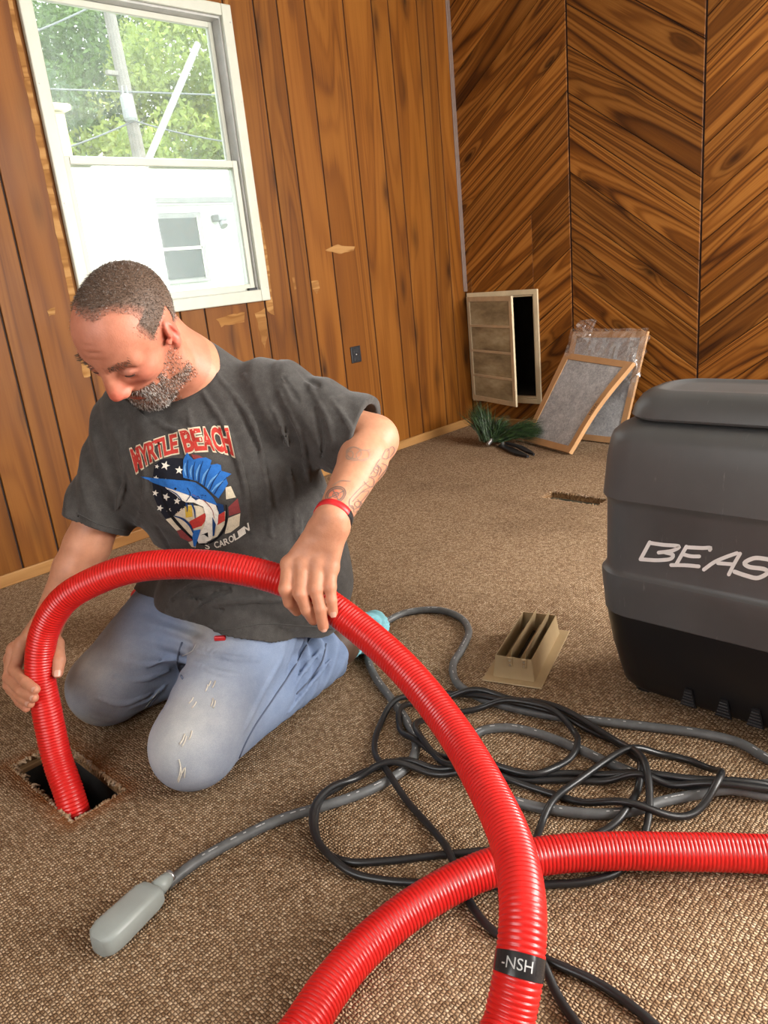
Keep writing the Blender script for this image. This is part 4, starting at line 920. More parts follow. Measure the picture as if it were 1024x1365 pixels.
# black label tape wound round the hose near the bottom
j0 = int(np.argmin(np.linalg.norm(HC-at(692, 1287, .88), axis=1)))
tp = [j for j in range(j0-9, j0+10)]
M_TAPE = simple('black_glossy_tape', (.018, .018, .02), .18, var=.2, scale=60)
Pt, Tt, Nt, Bt = HC[tp], Tq[tp], Nq[tp], Bq[tp]
Vt = (Pt[:, None]+.0293*(np.cos(a)[None, :, None]*Nt[:, None]+np.sin(a)[None, :, None]*Bt[:, None])).reshape(-1, 3); n_ = len(tp)
tape = obj('label_tape', Vt, [[i*ns+k, i*ns+(k+1) % ns, (i+1)*ns+(k+1) % ns, (i+1)*ns+k] for i in range(n_-1) for k in range(ns)], M_TAPE, ho, smooth=True)
V, F = letters('-NSH', .017)
c_ = HC[j0]; tv = Tq[j0]; tocam = np.array([0, 0, EYE])-c_; tocam -= tv*(tocam @ tv); tocam /= np.linalg.norm(tocam); sd = np.cross(tocam, tv)
if sd @ C_R < 0: sd = -sd
upv = tv if tv @ C_U > 0 else -tv
Vx = []
for p in V:
    u = p[0]-.022; an = u/.0296; Vx.append(c_+upv*(p[1]-.006)+.0297*(math.cos(an)*tocam+math.sin(an)*sd))
obj('tape_print', Vx, F, M_PRINT, tape)
# ------------------------------------------------------------------ smooth organic shapes: a signed-distance grid and its surface
class Field:
    def __init__(s, lo, hi, res):
        s.lo = np.array(lo, np.float32); s.res = res; s.n = np.ceil((np.array(hi)-np.array(lo))/res).astype(int)+1
        s.d = np.full(s.n, 1.0, np.float32)
    def box(s, lo, hi):
        a = np.clip(np.floor((np.array(lo)-s.lo)/s.res).astype(int), 0, s.n); b = np.clip(np.ceil((np.array(hi)-s.lo)/s.res).astype(int)+1, 0, s.n)
        if (b <= a).any(): return None, None
        sl = tuple(slice(i, j) for i, j in zip(a, b))
        ax = [(s.lo[k]+s.res*np.arange(a[k], b[k])).astype(np.float32) for k in range(3)]
        return sl, (ax[0][:, None, None], ax[1][None, :, None], ax[2][None, None, :])
    def apply(s, lo, hi, fn, k, op):
        m = k+4*s.res; sl, X = s.box(np.array(lo)-m, np.array(hi)+m)
        if sl is None: return s
        e = fn(*X); d = s.d[sl]
        if op == 'add':
            if k > 0:
                h = np.maximum(k-np.abs(d-e), 0)/k; s.d[sl] = np.minimum(d, e)-h*h*k*.25
            else: s.d[sl] = np.minimum(d, e)
        elif op == 'sub':
            e = -e
            if k > 0:
                h = np.maximum(k-np.abs(d-e), 0)/k; s.d[sl] = np.maximum(d, e)+h*h*k*.25
            else: s.d[sl] = np.maximum(d, e)
        elif op == 'disp': s.d[sl] = d+e
        return s
    def cap(s, a, b, ra, rb, k=.02, op='add', flat=None):
        a = np.array(a, float); b = np.array(b, float); ab = b-a; L2 = max(float(ab @ ab), 1e-9); r = max(ra, rb)
        def fn(x, y, z):
            px, py, pz = x-a[0], y-a[1], z-a[2]
            t = np.clip((px*ab[0]+py*ab[1]+pz*ab[2])/L2, 0, 1)
            qx, qy, qz = px-ab[0]*t, py-ab[1]*t, pz-ab[2]*t
            d2 = qx*qx+qy*qy+qz*qz
            if flat is not None:
                n_, f_ = flat; w = qx*n_[0]+qy*n_[1]+qz*n_[2]; d2 = d2+w*w*(f_*f_-1)      # flattened section
            return (np.sqrt(d2)-(ra+(rb-ra)*t)).astype(np.float32)
        return s.apply(np.minimum(a, b)-r, np.maximum(a, b)+r, fn, k, op)
    def chain(s, P, R, k=.02, op='add'):
        for i in range(len(P)-1): s.cap(P[i], P[i+1], R[i], R[i+1], k, op)
        return s
    def ell(s, c, r, M=None, k=.02, op='add'):
        c = np.array(c, float); M = np.eye(3) if M is None else np.array(M, float); r = np.array(r, float); e = np.sqrt(((M*r[None, :])**2).sum(1))
        def fn(x, y, z):
            px, py, pz = x-c[0], y-c[1], z-c[2]
            q = [(px*M[0, i]+py*M[1, i]+pz*M[2, i])/r[i] for i in range(3)]
            k0 = np.sqrt(q[0]**2+q[1]**2+q[2]**2)+1e-6; k1 = np.sqrt((q[0]/r[0])**2+(q[1]/r[1])**2+(q[2]/r[2])**2)+1e-6
            return (k0*(k0-1)/k1).astype(np.float32)
        return s.apply(c-e, c+e, fn, k, op)
    def plane(s, p, n, lo, hi, k=0.0):
        """cut away everything on the +n side, inside the box lo..hi"""
        p = np.array(p, float); n = np.array(n, float); n /= np.linalg.norm(n)
        return s.apply(lo, hi, lambda x, y, z: -((x-p[0])*n[0]+(y-p[1])*n[1]+(z-p[2])*n[2]).astype(np.float32), k, 'sub')
    def at(s, P):
        g = (np.asarray(P)-s.lo)/s.res; i = np.clip(np.floor(g).astype(int), 0, s.n-2); f = g-i; o = 0
        for dx in (0, 1):
            for dy in (0, 1):
                for dz in (0, 1):
                    w = (f[..., 0] if dx else 1-f[..., 0])*(f[..., 1] if dy else 1-f[..., 1])*(f[..., 2] if dz else 1-f[..., 2])
                    o = o+w*s.d[i[..., 0]+dx, i[..., 1]+dy, i[..., 2]+dz]
        return o
    def march(s, px, py, near=.9, far=2.2):
        """first surface point along a viewing direction, or None"""
        t = np.arange(near, far, s.res*.5); P = ray_dir(px, py)[None]*t[:, None]+np.array([0, 0, EYE]); ok = ((P > s.lo) & (P < s.lo+s.res*(s.n-1))).all(1)
        P = P[ok]
        if not len(P): return None
        k = np.nonzero(s.at(P) < 0)[0]
        return P[k[0]] if len(k) else None
    def mesh(s):
        d = s.d; sg = (d < 0); c = np.zeros(tuple(s.n-1), np.uint8)
        for dx in (0, 1):
            for dy in (0, 1):
                for dz in (0, 1): c += sg[dx:s.n[0]-1+dx, dy:s.n[1]-1+dy, dz:s.n[2]-1+dz]
        act = np.argwhere((c > 0) & (c < 8)); del c
        idx = np.full(tuple(s.n-1), -1, np.int32); idx[act[:, 0], act[:, 1], act[:, 2]] = np.arange(len(act))
        acc = np.zeros((len(act), 3), np.float32); cnt = np.zeros(len(act), np.float32)
        cor = [(i, j, k) for i in (0, 1) for j in (0, 1) for k in (0, 1)]; val = {q: d[act[:, 0]+q[0], act[:, 1]+q[1], act[:, 2]+q[2]] for q in cor}
        for q in cor:
            for a in range(3):
                if q[a]: continue
                q2 = tuple(1 if k == a else q[k] for k in range(3)); v0, v1 = val[q], val[q2]; m = (v0 < 0) != (v1 < 0)
                t = v0[m]/(v0[m]-v1[m]); e = np.tile(np.array(q, np.float32), (m.sum(), 1)); e[:, a] = t; acc[m] += e; cnt[m] += 1
        V = (act+acc/cnt[:, None])*s.res+s.lo
        F = []
        for a in range(3):
            b, e = (a+1) % 3, (a+2) % 3
            s0 = [slice(None)]*3; s1 = [slice(None)]*3; s0[a] = slice(0, -1); s1[a] = slice(1, None)
            A, B = sg[tuple(s0)], sg[tuple(s1)]; E = np.argwhere(A != B); E = E[(E[:, b] > 0) & (E[:, e] > 0) & (E[:, b] < s.n[b]-1) & (E[:, e] < s.n[e]-1)]
            ins = A[E[:, 0], E[:, 1], E[:, 2]]
            def cell(db, de):
                q = E.copy(); q[:, b] -= db; q[:, e] -= de; return idx[q[:, 0], q[:, 1], q[:, 2]]
            Q = np.stack([cell(1, 1), cell(0, 1), cell(0, 0), cell(1, 0)], 1); Q[~ins] = Q[~ins][:, ::-1]; F.append(Q)
        F = np.vstack(F); F = F[(F >= 0).all(1)]
        return V.astype(np.float32), F
def vnoise(P, sc, seed=0.0):
    """cheap smooth pseudo-noise from sines, in [-1, 1]"""
    x, y, z = P[..., 0]*sc+seed, P[..., 1]*sc+seed*1.7, P[..., 2]*sc-seed
    return (np.sin(x*1.0+1.7*np.sin(y*.83+z*.41))+np.sin(y*1.13+1.6*np.sin(z*.91+x*.37)+2.1)+np.sin(z*1.07+1.5*np.sin(x*.77+y*.53)+4.2))/3
def set_attr(o, name, data):
    a = o.data.attributes.new(name, 'FLOAT_COLOR', 'POINT'); c = np.ones((len(data), 4), np.float32); c[:, :3] = data; a.data.foreach_set('color', c.ravel())
# ------------------------------------------------------------------ the kneeling man
HC0 = np.array([.729, 1.321, .868])
HF = np.array([-.626, -.152, -.765]); HL = np.array([.396, -.907, -.144]); HU = np.array([-.672, -.393, .628])
HM = np.array([HF, HL, HU]).T
hd = lambda f, l, u: HC0+HF*f+HL*l+HU*u
NB = np.array([.868, 1.382, .765]); PV = np.array([.935, 1.430, .27])
SHL = np.array([.985, 1.245, .700]); SHR = np.array([.792, 1.498, .682])
ELL = at(498, 586, 1.55); WRL = at(443, 692, 1.365)
ELR = at(116, 728, 1.61); WRR = at(60, 838, 1.605)
HIPL = np.array([.958, 1.342, .250]); HIPR = np.array([.905, 1.530, .265])
KNL = np.array([.640, 1.222, .085]); KNR = np.array([.650, 1.592, .088])
ANL = np.array([1.050, 1.298, .070]); ANR = np.array([1.06, 1.53, .070])
# fingers: knuckle, middle joint, end joint, tip
FING_L = [[(386, 752, 1.375), (381, 785, 1.352), (386, 803, 1.362), (396, 814, 1.385)],
          [(404, 752, 1.368), (401, 792, 1.345), (409, 813, 1.352), (418, 826, 1.366)],
          [(424, 752, 1.364), (421, 786, 1.346), (427, 812, 1.346), (431, 835, 1.356)],
          [(441, 757, 1.362), (440, 782, 1.350), (442, 800, 1.348), (444, 816, 1.352)]]
FING_L = [[at(*q) for q in f] for f in FING_L]
FING_R = [[(30, 858, 1.575), (19, 892, 1.545), (34, 909, 1.505), (47, 919, 1.487)],
          [(20, 866, 1.585), (12, 903, 1.555), (29, 921, 1.510), (45, 930, 1.490)],
          [(16, 878, 1.592), (12, 913, 1.560), (27, 929, 1.520), (40, 938, 1.497)],
          [(16, 890, 1.597), (15, 919, 1.570), (26, 936, 1.535), (35, 944, 1.512)]]
FING_R = [[at(*q) for q in f] for f in FING_R]
THUMB_R = [at(64, 842, 1.585), at(76, 858, 1.552), at(79, 880, 1.532), at(77, 897, 1.524)]
THUMB_L = [at(428, 722, 1.385), at(402, 745, 1.425), at(389, 768, 1.440), at(392, 790, 1.447)]
B = Field((.40, .93, .01), (1.14, 1.70, 1.015), .0027)
# torso, pelvis and legs carry the clothes
B.ell((.875, 1.40, .60), (.100, .150, .17), np.array([(-.77, -.64, 0), (.64, -.77, 0), (0, 0, 1)]).T, .02)
B.ell((.895, 1.42, .42), (.100, .140, .17), np.array([(-.90, -.42, 0), (.42, -.90, 0), (0, 0, 1)]).T, .04)
B.ell(PV, (.115, .150, .11), np.array([(-.97, -.2, 0), (.2, -.97, 0), (0, 0, 1)]).T, .04)
for hp, kn, an in ((HIPL, KNL, ANL), (HIPR, KNR, ANR)):
    B.cap(hp, kn, .078, .055, .03); B.cap(kn, an, .052, .038, .02)
B.cap(SHR, SHL, .055, .055, .03); B.cap(SHR+[0, 0, -.02], ELR, .050, .046, .03); B.cap(SHL+[0, 0, -.02], ELL, .050, .050, .03)
# forearms
def forearm(E, W, r0, r1, bulge):
    m = E*.72+W*.28; B.cap(E, m, r0, bulge, .015); B.cap(m, W, bulge, r1, .015)
forearm(ELL, WRL, .046, .0305, .046); forearm(ELR, WRR, .045, .030, .043)
# hands
def hand(W, fing, thumb, rs, kp=.010):
    kn = [f[0] for f in fing]; pc = np.mean(kn, 0)
    for i, f in enumerate(fing):
        base = W*.8+pc*.2+(kn[i]-pc)*.45
        B.cap(W, base, .026, .0195, .014); B.cap(base, f[0], .0185, .0138, kp)
    for i in range(3): B.cap(kn[i], kn[i+1], .0118, .0118, kp)
    for i in range(3): B.cap(kn[i]*.5+W*.5, kn[i+1]*.5+W*.5, .0155, .0155, kp)
    for i, f in enumerate(fing):
        s = rs[i]
        B.cap(f[0], f[1], .0132*s, .0112*s, .005); B.cap(f[1], f[2], .0108*s, .0098*s, .003); B.cap(f[2], f[3], .0099*s, .0092*s, .003)
        B.ell(f[0], (.0142*s,)*3, None, .006); B.ell(f[1], (.0116*s,)*3, None, .004)
    B.cap(W*.75+pc*.25, thumb[0], .024, .019, .012)
    B.cap(thumb[0], thumb[1], .0180, .0140, .010); B.cap(thumb[1], thumb[2], .0138, .0125, .004); B.cap(thumb[2], thumb[3], .0125, .0105, .003)
hand(WRL, FING_L, THUMB_L, (1.10, 1.12, 1.08, .98)); hand(WRR, FING_R, THUMB_R, (1.06, 1.06, 1.0, .9))
# neck
neck0 = hd(-.035, 0, -.055)
B.cap(neck0, NB, .056, .066, .02); B.cap(hd(.0, .03, -.075), NB+np.array([.02, -.05, -.02]), .036, .040, .03); B.cap(hd(.0, -.03, -.075), NB+np.array([-.05, .05, -.03]), .036, .040, .03)
B.cap(NB, (.878, 1.40, .66), .075, .10, .05); B.cap(NB+[0, 0, -.03], SHL, .055, .05, .04); B.cap(NB+[0, 0, -.03], SHR, .055, .05, .04)
# skull and face
def HE(c, r, k=.02, op='add'): B.ell(hd(*c), r, HM, k, op)
def HCp(a, b, ra, rb, k=.012, op='add'): B.cap(hd(*a), hd(*b), ra, rb, k, op)
HE((-.014, 0, .031), (.098, .0775, .088)); HE((.030, 0, .050), (.062, .064, .060), .03); HE((.040, 0, -.028), (.052, .058, .080), .03)
HE((.020, 0, -.080), (.055, .048, .040), .03)
for s in (-1, 1):
    HCp((-.004, .060*s, -.030), (.010, .054*s, -.078), .018, .018, .025); HCp((.010, .054*s, -.078), (.070, .022*s, -.108), .018, .018, .022)
    HE((.058, .043*s, -.008), (.026, .022, .020), .022)
    HCp((.083, .012*s, .040), (.070, .050*s, .034), .011, .010, .016)
    HE((.104, .035*s, .018), (.0175, .0185, .0130), .016, 'sub')
    HE((.0960, .0070*s, -.015), (.0160, .0100, .0140), .010); HE((.0800, .0155*s, .012), (.011, .009, .013), .010); HE((.0800, .0190*s, -.005), (.0135, .0110, .0170), .012)
    HE((.0775, .033*s, .016), (.0165, .0170, .0150), .004)
    HCp((.0925, .027*s, .0125), (.086, .046*s, .0115), .0014, .0014, .003, 'sub')      # lid line, eyes cast down
    HCp((.0905, .025*s, .0265), (.081, .049*s, .0235), .0016, .0016, .004, 'sub')
    HCp((.0860, .030*s, -.003), (.074, .046*s, -.007), .0010, .0008, .004, 'sub')
    HE((.106, .0130*s, -.0270), (.0115, .0082, .0082), .006); HE((.112, .0075*s, -.0360), (.0045, .0040, .0040), .003, 'sub')
    HCp((.088, .028*s, -.036), (.080, .036*s, -.056), .0012, .0012, .006, 'sub')          # fold from nose to mouth
    # ear
    eM = np.array([HF*.94+HL*.34*s, HL*.94*s-HF*.34, HU]).T
    B.ell(hd(-.012, .080*s, .002), (.0195, .0085, .0300), eM, .005); B.ell(hd(-.006, .0785*s, -.024), (.0115, .0080, .0125), eM, .006)
    B.ell(hd(-.009, .0900*s, .006), (.0115, .0062, .0180), eM, .004, 'sub'); B.ell(hd(.002, .088*s, -.005), (.0055, .007, .008), eM, .004, 'sub')
    B.cap(hd(-.014, .0865*s, .018), hd(-.016, .0865*s, -.012), .0028, .0028, .004); B.ell(hd(.009, .0795*s, -.003), (.0055, .0045, .0075), HM, .004)
HCp((.090, 0, .036), (.113, 0, -.006), .0105, .0118, .012); HE((.1160, 0, -.0205), (.0135, .0130, .0120), .009); HE((.070, 0, -.060), (.026, .036, .034), .022)
HE((.073, 0, -.106), (.022, .026, .020), .018); HE((.0885, 0, -.0570), (.0095, .0225, .0060), .004); HE((.0870, 0, -.0695), (.0105, .0205, .0070), .004)
HCp((.098, -.020, -.0630), (.098, .020, -.0630), .0015, .0015, .003, 'sub'); HE((.090, 0, -.082), (.010, .018, .005), .008, 'sub')
for k, u in enumerate((.062, .075, .088)): HCp((.0935-.006*k, -.030, u-.002), (.0935-.006*k, .030, u), .0007, .0007, .004, 'sub')     # brow furrows
HCp((.1005, .006, .030), (.0985, .0065, .046), .0010, .0010, .004, 'sub')
# nails pressed into the visible finger tips and the thumb
bV, bF = B.mesh()
# ---- skin
def skin_mat():
    t = NT('skin'); at_ = t.N('ShaderNodeAttribute', attribute_name='tint'); v = t.obj_coord(False)
    n = t.noise(v, 55, 4, .65); n2 = t.noise(v, 420, 3, .6)
    c = t.mix(1.0, at_.outputs['Color'], t.ramp(n, [(.3, (.90, .86, .84)), (.7, (1.08, 1.08, 1.08))]), 'MULTIPLY')
    t.base(c).par(t.math('MULTIPLY_ADD', n, .15, .42), spec=.38)
    t.set(t.b.inputs['Subsurface Weight'], .12); t.set(t.b.inputs['Subsurface Scale'], .006); t.b.inputs['Subsurface Radius'].default_value = (1, .35, .2)
    t.bump(t.math('ADD', n2, t.math('MULTIPLY', t.noise(v, 130, 3, .7), .8)), .18, .0016); return t.m
M_SKIN = skin_mat()
man = tag(obj('person', bV, bF, M_SKIN, org=(.85, 1.42, 0), smooth=True), 'kneeling man in grey t-shirt and faded jeans holding the red hose', 'person')
loc = (bV-HC0) @ HM                                  # head coordinates of every vertex
tint = np.tile(np.array([.500, .235, .140]), (len(bV), 1))
def blend(c, w): global tint; w = np.clip(w, 0, 1)[:, None]; tint = tint*(1-w)+np.array(c)*w
def near(c, r, P=loc): return np.exp(-(((P-np.array(c))/np.array(r))**2).sum(1))
ish = (np.linalg.norm(bV-HC0, axis=1) < .16)
blend((.470, .185, .115), ish*.85)
blend((.56, .11, .075), near((.118, 0, -.02), (.025, .022, .022))*.85)
for s in (-1, 1):
    blend((.50, .135, .09), near((.07, .045*s, -.01), (.035, .025, .03))*.7); blend((.60, .125, .09), near((-.01, .085*s, 0), (.026, .02, .04))*.8)
blend((.45, .17, .11), near((.06, 0, .09), (.06, .08, .04))*.5)
blend((.46, .12, .085), near((.096, 0, -.063), (.020, .026, .012))*.9)
blend((.38, .17, .14), (near((.082, .033, .016), (.014, .018, .010))+near((.082, -.033, .016), (.014, .018, .010)))*.45)
for f in FING_L+FING_R+[THUMB_R]:
    for i, q in enumerate(f):
        blend((.54, .20, .125), near(q, (.013,)*3, bV)*(.55 if i in (1, 3) else .3))
set_attr(man, 'tint', tint)
BVH = BVHTree.FromPolygons([tuple(v) for v in bV[::1].tolist()], [tuple(map(int, q)) for q in bF.tolist()], all_triangles=False)
def on_surf(tree, px, py, off=.0008):
    d = Vector(ray_dir(px, py)).normalized(); h = tree.ray_cast(Vector((0, 0, EYE)), d)
    if h[0] is None: return None
    n = h[1] if h[1] @ d < 0 else -h[1]
    return np.array(h[0]+n*off)
# finger nails
M_NAIL = simple('finger_nail', (.58, .32, .24), .3, var=.04)
def nail(tip, prev, view, w, l):
    d = tip-prev; d /= np.linalg.norm(d); o = np.array(view, float); o -= d*(o @ d); o /= np.linalg.norm(o); s = np.cross(d, o)
    V = []; F = []; nu, nv = 8, 6
    for j in range(nv+1):
        for i in range(nu+1):
            a = (i/nu-.5)*1.5; t = (j/nv-.5); ww = w*(1-.35*max(0, abs(t)-.25)*2)
            V.append(tip+d*(t*l+.002)+o*(w*1.05*math.cos(a)+.0012)+s*ww*math.sin(a))
    F = [[j*(nu+1)+i, j*(nu+1)+i+1, (j+1)*(nu+1)+i+1, (j+1)*(nu+1)+i] for j in range(nv) for i in range(nu)]
    obj('finger_nail', V, F, M_NAIL, man, smooth=True)
tc_ = lambda p: np.array([0, 0, EYE])-p
nail(THUMB_R[3], THUMB_R[2], tc_(THUMB_R[3]), .0098, .013)
for f in FING_R[:3]: nail(f[3], f[2], tc_(f[3])+np.array([0, 0, -.4]), .0080, .010)
for f in FING_L[2:]: nail(f[3], f[2], tc_(f[3]), .0080, .010)

# ---- hair and beard: a close shell plus short strands
def hair_mat():
    t = NT('short_hair'); at_ = t.N('ShaderNodeAttribute', attribute_name='tint'); v = t.obj_coord(False)
    n = t.noise(v, 260, 3, .7); t.base(t.mix(1.0, at_.outputs['Color'], t.ramp(n, [(.3, (.6, .6, .6)), (.7, (1.25, 1.25, 1.25))]), 'MULTIPLY')).par(.55, spec=.3); t.bump(n, .5, .002); return t.m
M_HAIR = hair_mat()
def strands(name, sel_w, density, length, lay, colf, seed, wid=.00055):
    """short tapering strands rooted on body vertices; sel_w = probability per vertex"""
    r = np.random.default_rng(seed); nrm = np.zeros_like(bV); me = man.data; me.update()
    a = np.empty(len(bV)*3, np.float32); me.vertices.foreach_get('normal', a); nrm = a.reshape(-1, 3)
    p = np.nonzero(r.uniform(0, 1, len(bV)) < sel_w*density)[0]
    V, F, Cc = [], [], []
    for i in p:
        for _ in range(2 if density >= 1 else 1):
            o = bV[i]+r.normal(0, .0013, 3); n = nrm[i]; d = n*.55+lay(loc[i])+r.normal(0, .25, 3); d /= np.linalg.norm(d); l = length(loc[i])*r.uniform(.6, 1.15)
            s = np.cross(d, r.normal(0, 1, 3)); s /= np.linalg.norm(s)+1e-9; b = o+d*l*.55; e = o+d*l+lay(loc[i])*l*.25
            k = len(V); V += [o-s*wid, o+s*wid, b+s*wid*.8, b-s*wid*.8, e]; F += [[k, k+1, k+2, k+3], [k+3, k+2, k+4, k+4]]
            c = colf(loc[i], r); Cc += [c]*5
    ob = obj(name, V, [f if f[2] != f[3] else f[:3] for f in F], M_HAIR, man); set_attr(ob, 'tint', np.array(Cc)); return ob
f_, l_, u_ = loc[:, 0], loc[:, 1], loc[:, 2]; al = np.abs(l_)
headm = np.linalg.norm(loc-np.array([-.012, 0, .02]), axis=1) < .135; facem = (np.linalg.norm(loc-np.array([.03, 0, -.03]), axis=1) < .135) & (f_ > .0)
# receding hairline: starts behind the forehead, temples cut back, sideburn before the ear
wob = vnoise(loc, 120, 1.0)*.004
hl = .050-.024*np.clip((al-.012)/.03, 0, 1)-.012*np.clip((al-.045)/.02, 0, 1)+wob        # max f of hair for high u
hair_ok = headm & (f_ < np.where(u_ > .075, hl, np.where(u_ > .03, .030+(u_-.03)*.35-.0, .020)+wob)) & ~((al > .068) & (f_ < .020) & (f_ > -.040) & (u_ < .036))
low = -.030+np.clip((-.03-f_)/.06, 0, 1)*-.030
hair_ok &= (u_ > low) & ~((f_ > -.012) & (u_ < -.004))
hw = hair_ok.astype(float)
edge = np.clip((hl-f_)/.030, 0.0, 1); side = np.clip((u_-low)/.04, 0.05, 1); hw *= np.where(u_ > .075, .12+.88*edge, side*np.clip((.034-f_)/.02+.1, .1, 1))
def hcol(q, r):
    g = np.clip((.045-q[2])/.07, 0, 1)*.65+.22
    if r.uniform() < g: v_ = r.uniform(.16, .34); return (v_, v_*.92, v_*.85)
    v_ = r.uniform(.6, 1.3); return (.15*v_, .098*v_, .070*v_)
strands('hair', hw, 1.0, lambda q: .0034+.0030*np.clip((q[2]-.02)/.08, 0, 1), lambda q: HF*.25-HU*.15, hcol, 5, .00042)
# close-cropped scalp cap under the strands
capm = hw > .10
def shell(name, mask, off, colf):
    me = man.data; a = np.empty(len(bV)*3, np.float32); me.vertices.foreach_get('normal', a); nrm = a.reshape(-1, 3)
    fm = mask[bF].all(1); F = bF[fm]; u, inv = np.unique(F, return_inverse=True); V = bV[u]+nrm[u]*off[u][:, None]
    o = obj(name, V, inv.reshape(-1, 4), M_HAIR, man, smooth=True); set_attr(o, 'tint', colf(loc[u])); return o
def capcol(q):
    g = np.clip((.050-q[:, 2])/.06, 0, 1)[:, None]; c = np.array([.12, .075, .052])*(1-g)+np.array([.24, .17, .13])*g
    w = hw[capidx][:, None]; w = np.clip((w-.08)/.7, 0, 1); return np.array([.46, .18, .115])*(1-w)+c*w
capidx = np.unique(bF[capm[bF].all(1)])
shell('scalp_hair', capm, np.clip(hw, 0, 1)*.0012+.0003, lambda q: capcol(q))
# beard and moustache
bd = facem & (f_ > .004) & (u_ < -.040+np.clip((.050-f_)/.05, 0, 1)*.030) & (u_ > -.150)
bd |= facem & (f_ > .062) & (u_ < -.041) & (al < .042)
mouth = (f_ > .07) & ((l_/.024)**2+((u_+.0640)/.0125)**2 < 1); under = (u_ < -.112) & (f_ < .045)
bd &= ~mouth & ~under & ~((f_ > .100) & (u_ > -.042)) & ~((f_ < .070) & (u_ > -.055) & (f_ > .036) & (al < .052))
bw = bd*(.40+.60*((f_ > .05) | (u_ < -.07)))*np.clip((.130-np.linalg.norm(loc-np.array([.03, 0, -.03]), axis=1))/.03, .05, 1)*np.where(f_ < .05, np.clip((u_+.118)/.030, 0, 1)*np.clip((f_-.0)/.012, .15, 1), 1)
def bcol(q, r):
    if r.uniform() < (.62 if q[0] > .07 else .42): v_ = r.uniform(.28, .55); return (v_, v_*.93, v_*.86)
    v_ = r.uniform(.5, 1.2); return (.075*v_, .042*v_, .028*v_)
strands('beard', bw, 1.0, lambda q: .0052 if q[0] > .06 else .0036, lambda q: -HU*.75+HF*.1, bcol, 6, .00050)
shell('beard_base', bw > .6, np.full(len(bV), .0004), lambda q: np.tile(np.array([.30, .165, .115]), (len(q), 1)))
M_LASH = simple('eyelash_brown', (.045, .022, .016), .7)
for s_ in (-1, 1):
    br_w = headm & (np.abs(u_-.040-.004*np.clip((al-.02)/.02, 0, 1)) < .0055) & (l_*s_ > .012) & (al < .052) & (f_ > .05)
    strands('eyebrow', br_w*.9, .9, lambda q: .008, lambda q: HL*np.sign(q[1])*.9, lambda q, r: (.11*r.uniform(.6, 1.3), .065, .045), 8)
    lash = [hd(.0775+.0168*math.sqrt(max(.78-(dl/.017)**2, .02)), (.033+dl)*s_, .0088-.0006*(dl/.012)**2) for dl in np.linspace(-.0115, .0125, 12)]
    MB().tube(np.array(lash), [.0005]+[.0011]*10+[.0005], 6).build('eyelash', M_LASH, man)
# a gold chain shows at the collar
ft = np.array([-.74, -.67, 0]); lt = np.array([.67, -.74, 0]); TM = np.array([ft, lt, (0, 0, 1)]).T
fm_ = np.array([-.86, -.51, 0]); lm_ = np.array([.51, -.86, 0]); MM = np.array([fm_, lm_, (0, 0, 1)]).T
fp = np.array([-.95, -.31, 0]); lp = np.array([.31, -.95, 0]); PM = np.array([fp, lp, (0, 0, 1)]).T
# ---- cloth folds: soft ridges (or creases) along a line on a surface
def fold(FD, P, amp, w, drop=0.0):
    """raise (amp > 0) or sink the surface of field FD along the line through photo points P"""
    Q = [FD.march(*q) for q in P]; Q = [q for q in Q if q is not None]
    if len(Q) < 2: return
    Q = spline(np.array(Q), .012) if len(Q) > 2 else np.linspace(Q[0], Q[1], 8)
    n = len(Q); tap = np.sin(np.linspace(.15, PI-.15, n))**.7
    def fn(x, y, z):
        best = None
        for i in range(n-1):
            a, b = Q[i], Q[i+1]; ab = b-a; L2 = float(ab @ ab)+1e-12; px, py, pz = x-a[0], y-a[1], z-a[2]
            t = np.clip((px*ab[0]+py*ab[1]+pz*ab[2])/L2, 0, 1); d2 = (px-ab[0]*t)**2+(py-ab[1]*t)**2+(pz-ab[2]*t)**2
            v = np.exp(-d2/(w*w))*(tap[i]*(1-t)+tap[i+1]*t)-.45*np.exp(-d2/(6.0*w*w))*(tap[i]*(1-t)+tap[i+1]*t)
            best = v if best is None else np.where(np.abs(v) > np.abs(best), v, best)
        return (-amp*best*1.6).astype(np.float32)
    FD.apply(Q.min(0)-3*w, Q.max(0)+3*w, fn, 0, 'disp')
# ---- jeans
J = Field((.50, 1.05, -.012), (1.20, 1.76, .46), .0036)
J.cap(KNL, HIPL, .083, .114, .03); J.cap(KNR, HIPR, .084, .112, .03)
J.cap(KNL+[.015, .01, -.004], ANL, .078, .068, .02); J.cap(KNR+[.015, -.01, -.004], ANR, .078, .066, .02)
J.ell(PV+[.0, 0, .0], (.150, .185, .125), PM, .05); J.ell((.80, 1.43, .19), (.060, .065, .055), PM, .06)
J.ell(KNL+[-.012, -.006, .0], (.076, .070, .078), None, .03); J.ell(KNR+[-.012, 0, .0], (.076, .072, .080), None, .03)
JF = [([(162, 882), (200, 886), (236, 878)], .005, .010), ([(150, 903), (190, 906), (226, 893)], .005, .011), ([(128, 930), (165, 938), (205, 925)], .004, .012), ([(262, 866), (305, 876), (345, 880)], .005, .011), ([(258, 882), (290, 896), (320, 900)], .004, .011),
      ([(440, 880), (412, 915), (385, 950)], .010, .009), ([(428, 866), (405, 895), (392, 915)], .010, .009), ([(400, 935), (368, 975), (342, 1012)], .010, .010), ([(335, 985), (322, 1012), (314, 1035)], .009, .008), ([(352, 1000), (336, 1022), (322, 1040)], .009, .008), ([(440, 900), (425, 925), (400, 955)], .010, .008), ([(120, 954), (150, 961), (185, 955)], .004, .008), ([(172, 945), (200, 932), (222, 912)], .004, .008), ([(380, 870), (350, 925), (325, 975)], .003, .012)]
for P_, a_, w_ in JF: fold(J, P_, a_*1.5, w_*.85)
